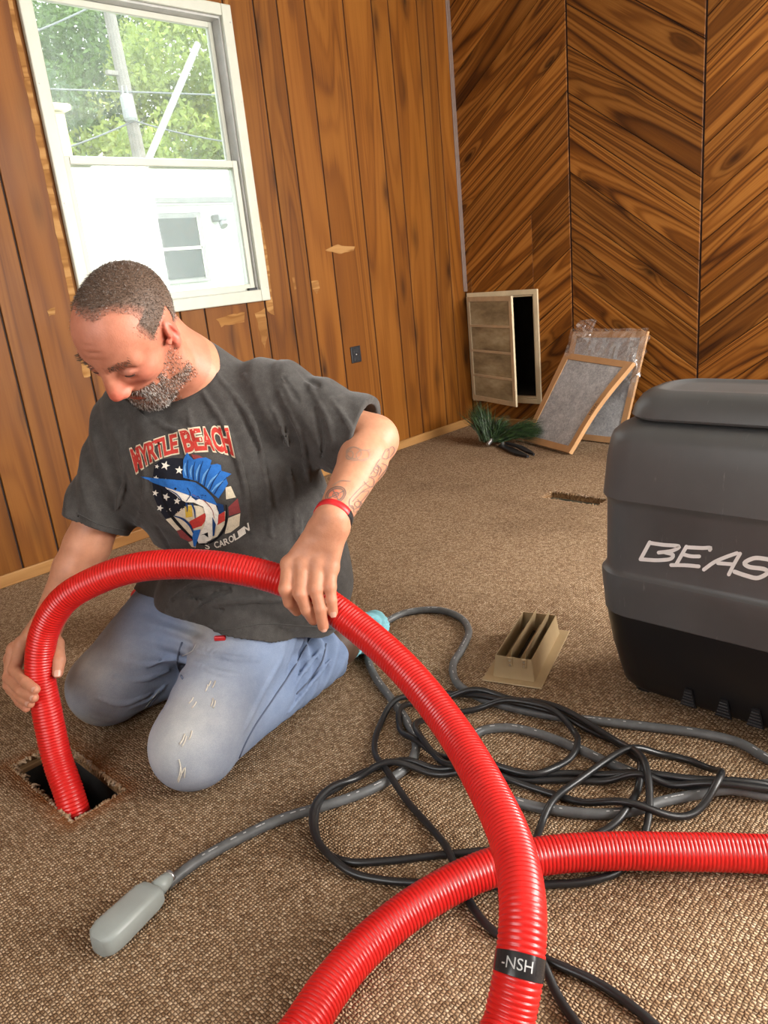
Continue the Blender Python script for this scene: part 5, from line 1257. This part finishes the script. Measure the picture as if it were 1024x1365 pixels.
def jwr(x, y, z):
    P = np.stack(np.broadcast_arrays(x, y, z), -1); r1 = np.sqrt(((P-np.array([.82, 1.40, .20]))**2).sum(-1)); r2 = np.sqrt(((P-np.array([.98, 1.27, .12]))**2).sum(-1))
    m1 = np.exp(-(r1/.13)**2); m2 = np.exp(-(r2/.11)**2)
    return (-.0062*np.sin(P[..., 2]*150+P[..., 0]*90+2*vnoise(P, 14, 1.0))*m1-.0080*np.sin(P[..., 0]*120-P[..., 2]*95+2.5*vnoise(P, 16, 3.0))*m2-.0022*vnoise(P, 30, .4)).astype(np.float32)
J.apply((.5, 1.05, 0), (1.2, 1.76, .46), jwr, 0, 'disp')
J.apply((.4, 1.0, -.05), (1.3, 1.8, .02), lambda x, y, z: (z-.0025+0*x+0*y).astype(np.float32), .012, 'sub')    # rests on the carpet
for an, kn in ((ANL, KNL), (ANR, KNR)):
    d = (an-kn)/np.linalg.norm(an-kn); J.plane(an+d*.012, d, an-.13, an+.16); J.cap(an-d*.03, an+d*.10, .050, .056, .004, 'sub')
jV, jF = J.mesh()
# ---- t-shirt
HEMN, HEMP = (0.36, -0.085, 1.0), (.76, 1.255, .258)
S = Field((.50, .93, .10), (1.20, 1.74, .90), .0036)
S.ell((.872, 1.388, .62), (.128, .188, .160), TM, .05); S.ell((.850, 1.375, .56), (.128, .165, .14), TM, .05)
S.ell((.918, 1.362, .45), (.140, .205, .20), MM, .06); S.ell((.950, 1.355, .30), (.165, .215, .17), PM, .06); S.ell((1.005, 1.270, .32), (.078, .075, .19), PM, .06); S.cap((.985, 1.280, .56), (1.005, 1.262, .36), .068, .074, .05)
S.cap(NB+[0, 0, -.012], NB+(neck0-NB)*.42, .078, .071, .02); S.cap(NB+[0, 0, -.02], SHL+[-.01, .02, .0], .066, .072, .05); S.cap(NB+[0, 0, -.02], SHR+[.01, -.01, .0], .066, .072, .05)
S.cap((.90, 1.42, .73), (.95, 1.47, .55), .085, .10, .06)                  # rounded back
slL = SHL+(ELL-SHL)*.86; slR = SHR+(ELR-SHR)*.80
S.cap(SHL, slL, .074, .078, .045); S.cap(SHR, slR, .074, .070, .045)
S.cap(SHL+[0, .0, -.06], slL+[-.02, .02, -.045], .045, .040, .04)           # slack under the left sleeve
# front of the shirt hanging over the lap
S.ell((.815, 1.385, .265), (.085, .130, .085), PM, .06)
folds = [([(268, 520), (300, 570), (325, 640), (335, 710)], .011), ([(290, 500), (335, 560), (355, 640), (362, 715)], .012), ([(325, 500), (372, 560), (388, 640), (396, 720)], .012),
         ([(250, 545), (262, 580), (300, 600)], .008), ([(205, 560), (240, 575), (290, 560)], .007), ([(372, 520), (400, 580), (412, 640)], .010), ([(410, 510), (440, 570), (442, 625)], .010), ([(440, 530), (468, 575), (462, 605)], .008),
         ([(430, 660), (432, 720), (440, 800)], .010), ([(400, 690), (405, 760), (412, 830)], .010), ([(160, 590), (165, 640), (150, 690)], .010), ([(185, 600), (195, 650), (182, 700)], .009),
         ([(228, 800), (262, 778), (305, 774), (350, 770)], .013), ([(240, 826), (285, 806), (340, 800), (400, 800)], .014), ([(222, 812), (255, 838), (300, 846)], .010), ([(275, 842), (330, 828), (395, 838), (448, 842)], .010), ([(205, 795), (222, 775), (245, 770)], .010), ([(350, 745), (385, 770), (440, 775)], .009)]
for P, r in folds: fold(S, P, r*(.95 if P[0][1] > 730 else .72), .0088)
for P, r in [([(375, 560), (384, 610), (390, 655)], .012), ([(262, 815), (285, 795), (310, 786)], .012), ([(310, 530), (345, 600), (372, 690)], .007), ([(246, 792), (275, 800), (300, 815)], .010), ([(208, 700), (228, 735)], .006), ([(420, 545), (430, 590), (428, 640)], .008), ([(335, 470), (375, 500), (400, 540)], .005), ([(345, 470), (395, 492), (430, 520)], .004)]: fold(S, P, -r*.7, .009)
def wrinkle(x, y, z):
    P = np.stack(np.broadcast_arrays(x, y, z), -1)
    u = (P @ np.array([.55, -.75, .20])); a = np.sin(u*95+2.2*vnoise(P, 11, .3)+P[..., 2]*12)
    a = np.sign(a)*np.abs(a)**1.5; return (-.0040*a*np.clip(.45+.9*vnoise(P, 9, 2.2), 0, 1)-.0018*vnoise(P, 38, .7)).astype(np.float32)
S.apply((.5, .93, .10), (1.2, 1.74, .9), wrinkle, 0, 'disp')
# openings: sleeves, neck, hem
dl = (ELL-SHL)/np.linalg.norm(ELL-SHL); dr = (ELR-SHR)/np.linalg.norm(ELR-SHR)
S.plane(slL+dl*.012, dl*.9+np.array([.0, -.25, .10]), slL-.15, slL+.16); S.plane(slR+dr*.010, dr, slR-.11, slR+.13)
S.cap(slL-dl*.05, ELL+dl*.05, .060, .070, .006, 'sub'); S.cap(slR-dr*.05, slR+dr*.12, .056, .066, .006, 'sub')
_cn = (neck0-NB)/np.linalg.norm(neck0-NB); S.plane(NB+_cn*.030, _cn, NB-.10, NB+.12); S.cap(neck0, NB+[0, 0, -.015], .0585, .0672, .004, 'sub'); S.cap(NB, neck0+(neck0-NB)*.6, .0672, .070, .004, 'sub')
# the hem: a slanting line round the hips; above it the cloth covers the jeans
hp_ = [J.march(*q) for q in ((212, 806), (296, 848), (345, 842), (400, 846), (448, 852))]
hemn = np.array(HEMN); hemn /= np.linalg.norm(hemn); hemp = np.array(HEMP)
ax_ = [J.lo[k]+J.res*np.arange(J.n[k]) for k in range(3)]
def over(x, y, z):
    P = np.stack(np.broadcast_arrays(x, y, z), -1); d = J.at(P)-.0085
    o = ((P < J.lo+.002) | (P > J.lo+J.res*(J.n-2))).any(-1); d = np.where(o, .5, d)
    return np.maximum(d, -((P-hemp) @ hemn)).astype(np.float32)
S.apply((.55, 1.08, .12), (1.19, 1.74, .44), over, .010, 'add')
S.apply((.5, .93, .05), (1.2, 1.74, .40), lambda x, y, z: ((x-hemp[0])*hemn[0]+(y-hemp[1])*hemn[1]+(z-hemp[2])*hemn[2]+.004*np.sin(x*55+y*30)).astype(np.float32), 0, 'sub')
sV, sF = S.mesh()
def shirt_mat():
    t = NT('charcoal_heather_cotton'); v = t.obj_coord(False); n = t.noise(v, 900, 2, .6); b = t.noise(v, 60, 3, .6)
    t.base(t.ramp(t.math('ADD', t.math('MULTIPLY', n, .6), t.math('MULTIPLY', b, .4)), [(.3, (.033, .031, .029)), (.5, (.054, .050, .047)), (.7, (.085, .080, .075))])).par(.92, spec=.15)
    t.set(t.b.inputs['Sheen Weight'], .15); t.bump(n, .35, .0012); return t.m
M_SHIRT = shirt_mat()
shirt = obj('t_shirt', sV, sF, M_SHIRT, man, smooth=True); shirt['label'] = 'charcoal short-sleeved t-shirt with a beach fishing print'
# ribbed collar
cn = (neck0-NB); cn /= np.linalg.norm(cn); ca = np.cross(cn, [0, 1, 0]); ca /= np.linalg.norm(ca); cb_ = np.cross(cn, ca); cc = NB+cn*.026
V_, F_ = [], []
ring = [cc+.0700*(math.cos(a)*ca+math.sin(a)*cb_)+cn*(.008*math.cos(a*2)) for a in np.linspace(0, 2*PI, 49)]
v1, f1 = tube_mesh(ring, .0072, 10, cap=False); obj('collar', v1, f1, M_SHIRT, shirt, smooth=True)
# gold chain
M_GOLD = simple('gold', (.75, .42, .10), .25, 1.0, var=.1)
lk = MB()
for a in np.linspace(0, 2*PI, 90):
    p = cc+cn*.012+(.0632)*(math.cos(a)*ca+math.sin(a)*cb_); q = cc+cn*.012+(.0632)*(math.cos(a+.05)*ca+math.sin(a+.05)*cb_); lk.tube([p, (p+q)/2+cn*.0006, q], [.0011, .0016, .0011], 6)
lk.build('gold_chain', M_GOLD, man, smooth=True)
# wristband, red and black halves
wd = (WRL-ELL)/np.linalg.norm(WRL-ELL); wc = WRL-wd*.006; wa = np.cross(wd, [0, 0, 1]); wa /= np.linalg.norm(wa); wb = np.cross(wd, wa)
M_BANDR = simple('red_silicone', (.55, .015, .02), .4); M_BANDK = simple('black_silicone', (.02, .02, .022), .35)
wbd = None
thc = math.atan2(-C_R @ wb, -C_R @ wa)
for k, (m_, a0, a1) in enumerate(((M_BANDR, thc-2.6, thc+.9), (M_BANDK, thc+.9, thc+2*PI-2.6))):
    V_ = []; aa = np.linspace(a0, a1, 30)
    for a in aa:
        o = math.cos(a)*wa+math.sin(a)*wb; R_ = .0335
        V_ += [wc+o*R_-wd*.0075, wc+o*(R_+.0024)-wd*.007, wc+o*(R_+.0024)+wd*.007, wc+o*R_+wd*.0075]
    F_ = [[4*i+j, 4*i+(j+1) % 4, 4*i+4+(j+1) % 4, 4*i+4+j] for i in range(29) for j in range(4)]
    if k == 0: wbd = obj('wristband', V_, F_, m_, man, smooth=True)
    else: obj('band_half', V_, F_, m_, wbd, smooth=True)
# ---- denim
def denim_mat():
    t = NT('faded_denim'); v = t.obj_coord(False); at_ = t.N('ShaderNodeAttribute', attribute_name='tint'); n = t.noise(v, 1100, 2, .6); b = t.noise(v, 16, 5, .65)
    c = t.mix(1.0, at_.outputs['Color'], t.ramp(n, [(.3, (.80, .82, .86)), (.7, (1.14, 1.13, 1.10))]), 'MULTIPLY'); c = t.mix(1.0, c, t.ramp(b, [(.3, (.82, .84, .88)), (.7, (1.1, 1.09, 1.07))]), 'MULTIPLY')
    t.base(c).par(.9, spec=.15); t.bump(n, .35, .0012); return t.m
M_DENIM = denim_mat()
jeans = obj('jeans', jV, jF, M_DENIM, man, smooth=True); jeans['label'] = 'faded light blue jeans with frayed worn knees'
jc = np.tile(np.array([.215, .285, .435]), (len(jV), 1))
def jblend(c, cen, r): global jc; w = np.exp(-(((jV-np.array(cen))/np.array(r))**2).sum(1))[:, None]; jc = jc*(1-w)+np.array(c)*w
jblend((.46, .46, .45), KNL+[-.03, -.02, .05], (.13, .10, .12)); jblend((.44, .44, .44), KNR+[-.03, -.02, .06], (.12, .10, .12)); jblend((.42, .41, .38), (.80, 1.33, .26), (.12, .09, .1)); jblend((.30, .28, .22), KNR+[-.06, 0, -.04], (.05, .06, .04))
set_attr(jeans, 'tint', jc)
JB = BVHTree.FromPolygons([tuple(v) for v in jV.tolist()], [tuple(map(int, q)) for q in jF.tolist()])
SB = BVHTree.FromPolygons([tuple(v) for v in sV.tolist()], [tuple(map(int, q)) for q in sF.tolist()])
M_SEAM = simple('dark_denim_seam', (.10, .125, .19), .9); M_THREAD = simple('white_cotton_thread', (.66, .62, .54), .9); M_STITCH = simple('pale_stitch', (.40, .40, .40), .9)
def seam(px, name, mat, r, tree=JB, par=jeans, step=4, off=.0008):
    P = spline(np.c_[np.array(px, float), np.zeros(len(px))], step)[:, :2]; Q = [on_surf(tree, *q, off) for q in P]; Q = [q for q in Q if q is not None]
    if len(Q) > 2: obj(name, *tube_mesh(np.array(Q), r, 6), mat, par, smooth=True)
seam([(243, 856), (238, 872), (236, 888), (244, 905)], 'fly_seam', M_SEAM, .0022); seam([(262, 858), (257, 868), (243, 874)], 'fly_stitch', M_STITCH, .0012)
seam([(415, 850), (395, 885), (365, 930), (335, 975), (318, 1012), (312, 1038)], 'side_seam', M_SEAM, .0020); seam([(435, 858), (428, 885), (408, 912), (395, 925)], 'side_seam', M_SEAM, .0018)
seam([(216, 920), (200, 940), (184, 964)], 'inseam', M_SEAM, .0018); seam([(212, 920), (196, 940), (180, 962)], 'inseam_stitch', M_STITCH, .0010)
rips = [[(277, 916), (281, 908)], [(283, 917), (287, 908)], [(274, 922), (277, 913)], [(252, 938), (258, 930)], [(256, 944), (262, 936)], [(281, 942), (284, 931)], [(284, 944), (287, 934)], [(240, 992), (247, 978)], [(243, 995), (249, 981)], [(252, 986), (256, 974)], [(239, 1012), (242, 1030), (238, 1042)], [(243, 1030), (247, 1022), (246, 1036)], [(237, 1040), (241, 1022)]]
for r_ in rips:
    p = np.array(r_, float); 
    if len(p) == 2: p = np.array([p[0], (p[0]+p[1])/2+[.8, 0], p[1]])
    seam(p, 'frayed_thread', M_THREAD, .0012, step=2, off=.0012)
# something red clipped at the waistband
mk_ = on_surf(JB, 294, 850, .003)
if mk_ is not None:
    Mk = Matrix.Translation(mk_.tolist()) @ Matrix.Rotation(-.9, 4, 'Z')
    MB().rbox((-.012, -.004, -.007), (.012, .004, .003), .002, Mk).build('pocket_clip', M_BANDR, jeans); 
# ---- boots with blue disposable covers
M_BOOT = simple('brown_leather', (.085, .048, .030), .5, var=.25, scale=30, bump=.1); M_COVER = simple('blue_shoe_cover', (.20, .48, .56), .7, var=.12, scale=30); M_TAB = simple('yellow_thread_tab', (.75, .50, .03), .6)
for an, kn, sgn in ((ANL, KNL, -1), (ANR, KNR, 1)):
    d = (an-kn); d[2] = 0; d /= np.linalg.norm(d); sd_ = np.array([-d[1], d[0], 0])
    K = Field(an-.30, an+.30, .004); a0 = an-d*.02; h1 = an+d*.055+np.array([0, 0, -.004]); t1 = an+d*.20+np.array([0, 0, -.030])
    K.cap(a0, h1, .044, .048, .02); K.cap(h1, t1, .046, .036, .03); K.ell(h1+d*.01+[0, 0, .012], (.045, .040, .045), None, .03)
    K.apply(an-.3, an+np.array([.3, .3, -.04]), lambda x, y, z: (z-.003+0*x+0*y).astype(np.float32), .008, 'sub')
    kv, kf = K.mesh(); bo = obj('boot', kv, kf, M_BOOT, man, smooth=True)
    K2 = Field(an-.30, an+.30, .004); K2.cap(h1+d*.035, t1, .053, .044, .03); K2.cap(t1, t1+d*.02, .044, .036, .02); K2.plane(h1+d*.030+np.array([0, 0, .0]), -d+np.array([0, 0, .35]), an-.3, an+.3); 
    K2.apply(an-.3, an+.3, lambda x, y, z: (-.0045*np.sin((x*d[0]+y*d[1])*140+9*np.sin(z*60))).astype(np.float32), 0, 'disp')
    K2.apply(an-.3, an+np.array([.3, .3, -.04]), lambda x, y, z: (z-.002+0*x+0*y).astype(np.float32), .006, 'sub')
    kv, kf = K2.mesh(); obj('shoe_cover', kv, kf, M_COVER, bo, smooth=True)
    MB().rbox((-.006, -.003, -.008), (.006, .003, .008), .002, Matrix.Translation((h1+sd_*sgn*-.048-d*.04+np.array([0, 0, -.01])).tolist())).build('pull_tab', M_TAB, bo)
    w_ = spline([h1-d*.05+sd_*sgn*-.045+[0, 0, -.035], h1+sd_*sgn*-.050+[0, 0, -.036], h1+d*.06+sd_*sgn*-.048+[0, 0, -.034]], .01); MB().tube(w_, .003, 6).build('welt', M_THREAD, bo)

for P_ in ([(262, 838), (300, 840), (350, 832), (400, 834), (446, 838)], [(488, 566), (470, 596), (449, 628)], [(103, 684), (135, 700), (172, 708)]): seam(P_, 'hem_stitch', M_SHIRT, .0012, SB, shirt, off=.0006)
# ---- the print on the shirt: flat ink following the cloth
def flat_mat(name, col, rough=.85):
    t = NT(name); v = t.obj_coord(False); n = t.noise(v, 700, 2, .7); b = t.noise(v, 90, 4, .7)
    t.base(t.ramp(t.math('ADD', t.math('MULTIPLY', n, .45), t.math('MULTIPLY', b, .55)), [(.30, tuple(c*.55 for c in col)), (.48, tuple(c*.95 for c in col)), (.7, tuple(min(1, c*1.12) for c in col))])).par(rough, spec=.15); return t.m
INK = dict(red=flat_mat('print_red', (.46, .045, .035)), cream=flat_mat('print_cream', (.62, .54, .40)), white=flat_mat('print_white', (.70, .66, .58)), navy=flat_mat('print_navy', (.012, .013, .020)), blue=flat_mat('print_blue', (.025, .13, .42)), lblue=flat_mat('print_light_blue', (.13, .32, .62)), dblue=flat_mat('print_dark_blue', (.012, .04, .13)), yellow=flat_mat('print_yellow', (.60, .40, .05)), black=flat_mat('print_black', (.008, .008, .010)), mred=flat_mat('print_muted_red', (.24, .05, .05)))
ZX, ZY, ZS = 160, 560, 5.689
def refine(V, F, maxe):
    bm = bmesh.new(); vs = [bm.verts.new((p[0], p[1], 0)) for p in V]
    for f in F:
        try: bm.faces.new([vs[i] for i in f])
        except ValueError: pass
    bmesh.ops.triangulate(bm, faces=bm.faces[:])
    for _ in range(5):
        long = [e for e in bm.edges if e.calc_length() > maxe]
        if not long: break
        bmesh.ops.subdivide_edges(bm, edges=long, cuts=1, use_grid_fill=False); bmesh.ops.triangulate(bm, faces=[f for f in bm.faces if len(f.verts) > 3])
    bm.verts.index_update(); V = [(v.co.x, v.co.y) for v in bm.verts]; F = [[v.index for v in f.verts] for f in bm.faces]; bm.free(); return V, F
def ink(name, V, F, mat, layer, parent, tree=SB, maxe=22, zx=ZX, zy=ZY, zs=ZS):
    V, F = refine(V, F, maxe); Q = [on_surf(tree, zx+p[0]/zs, zy+p[1]/zs, .0007+.00045*layer) for p in V]
    ok = [i for i, q in enumerate(Q) if q is not None]; mp = {i: k for k, i in enumerate(ok)}
    F = [[mp[i] for i in f] for f in F if all(i in mp for i in f) and max(np.linalg.norm(Q[f[a]]-Q[f[a-1]]) for a in range(3)) < .03]
    if not F: return None
    return obj(name, [Q[i] for i in ok], F, mat, parent, smooth=True)
def poly(name, pts, mat, layer, **kw): return ink(name, pts, [list(range(len(pts)))], INK[mat], layer, shirt, **kw)
def strip2(pts, w):
    P = np.array(pts, float); P = spline(np.c_[P, 0*P[:, 0]], 8)[:, :2] if len(P) > 2 else P
    d = np.gradient(P, axis=0); d /= np.linalg.norm(d, axis=1)[:, None]+1e-9; s = np.stack([-d[:, 1], d[:, 0]], 1); n = len(P); w = np.interp(np.linspace(0, 1, n), np.linspace(0, 1, len(np.atleast_1d(w))), np.atleast_1d(w))[:, None]
    V = np.vstack([P+s*w, P-s*w]); return V.tolist(), [[i, i+1, n+i+1, n+i] for i in range(n-1)]
def line(name, pts, w, mat, layer): V, F = strip2(pts, w); return ink(name, V, F, INK[mat], layer, shirt)
poly('flag_canton', [(262, 345), (310, 300), (400, 285), (478, 290), (486, 470), (560, 560), (520, 640), (440, 700), (400, 735), (345, 745), (300, 680), (262, 590), (245, 470)], 'navy', 0)
def star(cx_, cy_, r, rot=0.0): poly('star', [(cx_+(r if k % 2 == 0 else r*.42)*math.sin(rot+k*PI/5), cy_-(r if k % 2 == 0 else r*.42)*math.cos(rot+k*PI/5)) for k in range(10)], 'white', 1, maxe=40)
for q in ((345, 345, 36, .3), (450, 380, 33, .1), (275, 440, 22, .2), (338, 465, 27, .5), (270, 552, 26, .2), (350, 580, 32, .4), (435, 612, 28, .1), (305, 665, 27, .3), (372, 682, 20, .6), (283, 352, 18, .2)): star(*q)
poly('flag_stripe', [(348, 752), (400, 735), (480, 820), (430, 838)], 'cream', 0); poly('flag_stripe', [(432, 838), (485, 822), (560, 905), (525, 920), (460, 890)], 'mred', 0); poly('flag_stripe', [(520, 925), (560, 908), (580, 935), (575, 965), (545, 960)], 'cream', 0)
poly('flag_stripe', [(800, 510), (840, 500), (878, 585), (805, 600)], 'cream', 0); poly('flag_stripe', [(822, 660), (892, 592), (914, 700), (828, 725)], 'mred', 0); poly('flag_stripe', [(822, 742), (912, 706), (905, 800), (840, 850), (795, 862)], 'cream', 0); poly('flag_stripe', [(540, 258), (600, 268), (640, 290), (560, 296)], 'mred', 0)
poly('pale_sea', [(405, 730), (440, 690), (500, 640), (600, 650), (690, 690), (800, 690), (795, 790), (740, 880), (650, 925), (590, 915), (500, 840)], 'cream', 0)
poly('sun_patch', [(495, 655), (545, 645), (552, 730), (500, 738)], 'yellow', 1); poly('red_band', [(528, 765), (650, 700), (655, 750), (620, 800), (545, 825)], 'red', 1); poly('red_band', [(738, 722), (795, 690), (796, 762), (735, 795)], 'red', 1)
line('oval_ring', [(318, 520), (335, 610), (395, 725), (490, 835), (580, 915), (640, 938), (720, 905), (785, 835), (808, 740), (806, 640)], [4, 9, 12, 12, 8, 6, 7, 8, 8, 4], 'black', 2)
poly('fish_body', [(340, 498), (400, 492), (460, 496), (520, 500), (600, 530), (660, 562), (720, 622), (748, 700), (742, 775), (705, 880), (690, 905), (640, 928), (600, 930), (584, 900), (602, 860), (640, 800), (652, 725), (632, 655), (560, 622), (500, 620), (452, 592), (420, 560), (362, 522)], 'white', 3)
poly('fish_back', [(160, 428), (232, 458), (330, 484), (400, 486), (430, 466), (500, 458), (575, 470), (645, 520), (705, 582), (742, 645), (715, 622), (660, 568), (600, 534), (520, 503), (460, 498), (400, 503), (335, 500), (250, 470)], 'blue', 4)
poly('sail_fin', [(476, 400), (484, 300), (512, 245), (530, 272), (560, 300), (600, 288), (652, 284), (694, 306), (684, 340), (735, 332), (764, 342), (768, 384), (842, 408), (802, 438), (818, 480), (782, 540), (748, 592), (712, 562), (650, 505), (590, 462), (482, 436)], 'blue', 3)
for a, b in (((520, 440), (520, 300)), ((560, 452), (572, 315)), ((600, 470), (630, 310)), ((640, 500), (690, 345)), ((680, 530), (760, 385)), ((715, 560), (810, 430))):
    m_ = ((a[0]+b[0])/2-8, (a[1]+b[1])/2); line('sail_ray', [a, m_, b], [5, 4, 2], 'dblue', 4); line('sail_light', [(a[0]-18, a[1]-20), (m_[0]-20, m_[1]), (b[0]-20, b[1]+25)], [3, 8, 3], 'lblue', 4)
poly('pectoral_fin', [(540, 578), (600, 560), (672, 566), (612, 590), (576, 606)], 'dblue', 4); poly('fish_tail', [(552, 880), (560, 832), (612, 822), (602, 868), (575, 955), (560, 950)], 'blue', 4); poly('belly_fin', [(700, 730), (728, 785), (716, 872), (704, 876)], 'dblue', 4); poly('rear_fin', [(610, 868), (668, 845), (672, 885), (640, 862)], 'black', 4)
line('fish_fin', [(415, 722), (480, 745), (530, 790), (560, 850)], [4, 8, 8, 5], 'dblue', 4); line('fish_fin', [(505, 625), (512, 660), (512, 690)], [8, 5, 2], 'dblue', 4); line('fish_fin', [(545, 630), (565, 680), (572, 740)], [7, 6, 3], 'dblue', 4); poly('dorsal_fin', [(735, 625), (785, 640), (790, 690), (752, 712)], 'dblue', 3)
line('gill_line', [(512, 510), (535, 560), (505, 612)], [3, 3, 3], 'dblue', 5); line('mouth_line', [(370, 522), (430, 556), (470, 600)], [2, 4, 3], 'dblue', 5); poly('fish_eye', [(412, 514), (424, 508), (434, 518), (424, 528)], 'black', 5, maxe=40)
line('body_line', [(545, 560), (640, 610), (700, 680), (715, 740)], [2, 3, 3, 2], 'mred', 4)
# lettering: each letter warped between two curves
def letter_mesh(ch, off):
    cu = bpy.data.curves.new('t', 'FONT'); cu.body = ch; cu.size = 1.0; cu.resolution_u = 4; cu.offset = off; o = bpy.data.objects.new('t', cu); COL.objects.link(o)
    dg = bpy.context.evaluated_depsgraph_get(); dg.update(); e = o.evaluated_get(dg); me = e.to_mesh(); V = np.array([tuple(v.co)[:2] for v in me.vertices]); F = [list(p.vertices) for p in me.polygons]; e.to_mesh_clear(); bpy.data.objects.remove(o); bpy.data.curves.remove(cu); return V, F
def q3(p, t): p = np.array(p, float); return p[0]*(1-t)*(1-2*t)+p[1]*4*t*(1-t)+p[2]*t*(2*t-1)
def word(txt, top, bot, fill, edge, name, serif=True, layer=1):
    n = len(txt); gap = .10/n
    for i, ch in enumerate(txt):
        if ch == ' ': continue
        V0, _ = letter_mesh(ch, 0); lo, hi = V0.min(0), V0.max(0)
        u0, u1 = i/n+gap*.5, (i+1)/n-gap*.5
        def place_(V):
            out = []
            for p in V:
                a = (p[0]-lo[0])/(hi[0]-lo[0]+1e-6); b = (p[1]-lo[1])/(hi[1]-lo[1]+1e-6); u = u0+(u1-u0)*a
                q = q3(bot, u)*(1-b)+q3(top, u)*b; out.append(tuple(q))
            return out
        if edge:
            V, F = letter_mesh(ch, .085); ink(name+'_outline', place_(V), F, INK[edge], layer, shirt, maxe=30)
        V, F = letter_mesh(ch, .035 if edge else .02); ink(name, place_(V), F, INK[fill], layer+1, shirt, maxe=30)
        if serif and ch not in 'CA':                       # slab feet on the western style letters
            for b0, b1 in ((-.02, .10), (.90, 1.02)):
                R_ = [(lo[0]-.04+(hi[0]-lo[0]+.08)*x, lo[1]+(hi[1]-lo[1])*y) for x, y in ((0, b0), (.36, b0), (.36, b1), (0, b1))]; R2 = [(lo[0]-.04+(hi[0]-lo[0]+.08)*x, lo[1]+(hi[1]-lo[1])*y) for x, y in ((.64, b0), (1, b0), (1, b1), (.64, b1))]
                if ch in 'MRH' : ink(name, place_(R_), [[0, 1, 2, 3]], INK[fill], layer+2, shirt); ink(name, place_(R2), [[0, 1, 2, 3]], INK[fill], layer+2, shirt)
word('MYRTLE', [(80, 232), (262, 160), (432, 106)], [(122, 392), (285, 290), (444, 242)], 'red', 'cream', 'lettering')
word('BEACH', [(455, 92), (640, 66), (818, 68)], [(498, 242), (682, 224), (866, 262)], 'red', 'cream', 'lettering')
word('S CAROLIN', [(640, 925), (800, 895), (975, 775)], [(650, 975), (815, 940), (985, 830)], 'white', None, 'lettering', False)
# ---- tattoos: thin ink lines on the left forearm
M_TAT = simple('faded_tattoo_ink', (.20, .13, .105), .55, var=.2, scale=60); M_TATF = simple('old_tattoo_ink', (.33, .20, .145), .55, var=.2, scale=60); M_TATR = simple('orange_tattoo_ink', (.62, .17, .10), .55, var=.2, scale=60)
def tat(pts, w=2.6, mat=None, name='tattoo'):
    V, F = strip2(pts, [w]); return V, F
def tattoo(lines, mat, w, layer=0, name='tattoo'):
    for L in lines:
        V, F = tat(L, w); ink(name, V, F, mat, layer, man, tree=BVH, maxe=16, zx=340, zy=560, zs=4.55)
cir = lambda cx_, cy_, a, b, rot, n=26: [(cx_+a*math.cos(t)*math.cos(rot)-b*math.sin(t)*math.sin(rot), cy_+a*math.cos(t)*math.sin(rot)+b*math.sin(t)*math.cos(rot)) for t in np.linspace(0, 2*PI, n)]
tattoo([cir(490, 455, 64, 46, -.5), cir(490, 455, 52, 36, -.5), [(440, 480), (490, 455), (540, 430)], [(470, 420), (490, 455), (510, 492)], cir(490, 455, 20, 14, -.5)], M_TAT, 3.2)
ink('tattoo_fill', [(450, 440), (490, 420), (525, 440), (520, 470), (480, 488), (452, 474)], [[0, 1, 2, 3, 4, 5]], M_TATR, -.6, man, tree=BVH, zx=340, zy=560, zs=4.55)
tattoo([[(770, 225), (795, 178), (812, 176), (800, 235), (772, 230)], [(800, 190), (832, 160), (846, 180), (825, 215), (800, 235)], [(758, 236), (740, 262), (720, 300), (700, 330)], [(770, 262), (800, 280), (770, 330), (745, 360)], [(720, 290), (745, 310), (725, 345), (700, 340)], [(690, 345), (720, 360), (710, 405), (680, 395), (660, 372)], [(575, 480), (640, 410), (690, 370)], [(590, 495), (655, 430), (710, 400)], [(640, 440), (690, 430), (665, 470), (640, 495)], [(575, 480), (572, 510), (600, 540), (640, 505), (620, 480)], [(545, 530), (590, 520), (600, 560)], [(610, 560), (650, 520), (700, 480), (735, 440), (760, 390)], [(740, 270), (765, 300), (750, 335)], cir(625, 510, 22, 18, 0), cir(735, 300, 16, 20, .3)], M_TAT, 2.4)
tattoo([cir(600, 200, 45, 35, .2), cir(655, 215, 42, 32, -.3), [(560, 190), (600, 165), (660, 185), (700, 180)], [(555, 230), (600, 245), (650, 240), (690, 232)], cir(575, 215, 20, 26, .4), [(470, 400), (520, 370), (580, 372)]], M_TATF, 3.4)
tattoo([[(600, 600), (640, 575), (690, 530), (730, 470)], [(600, 612), (612, 590)]], M_TATF, 7)
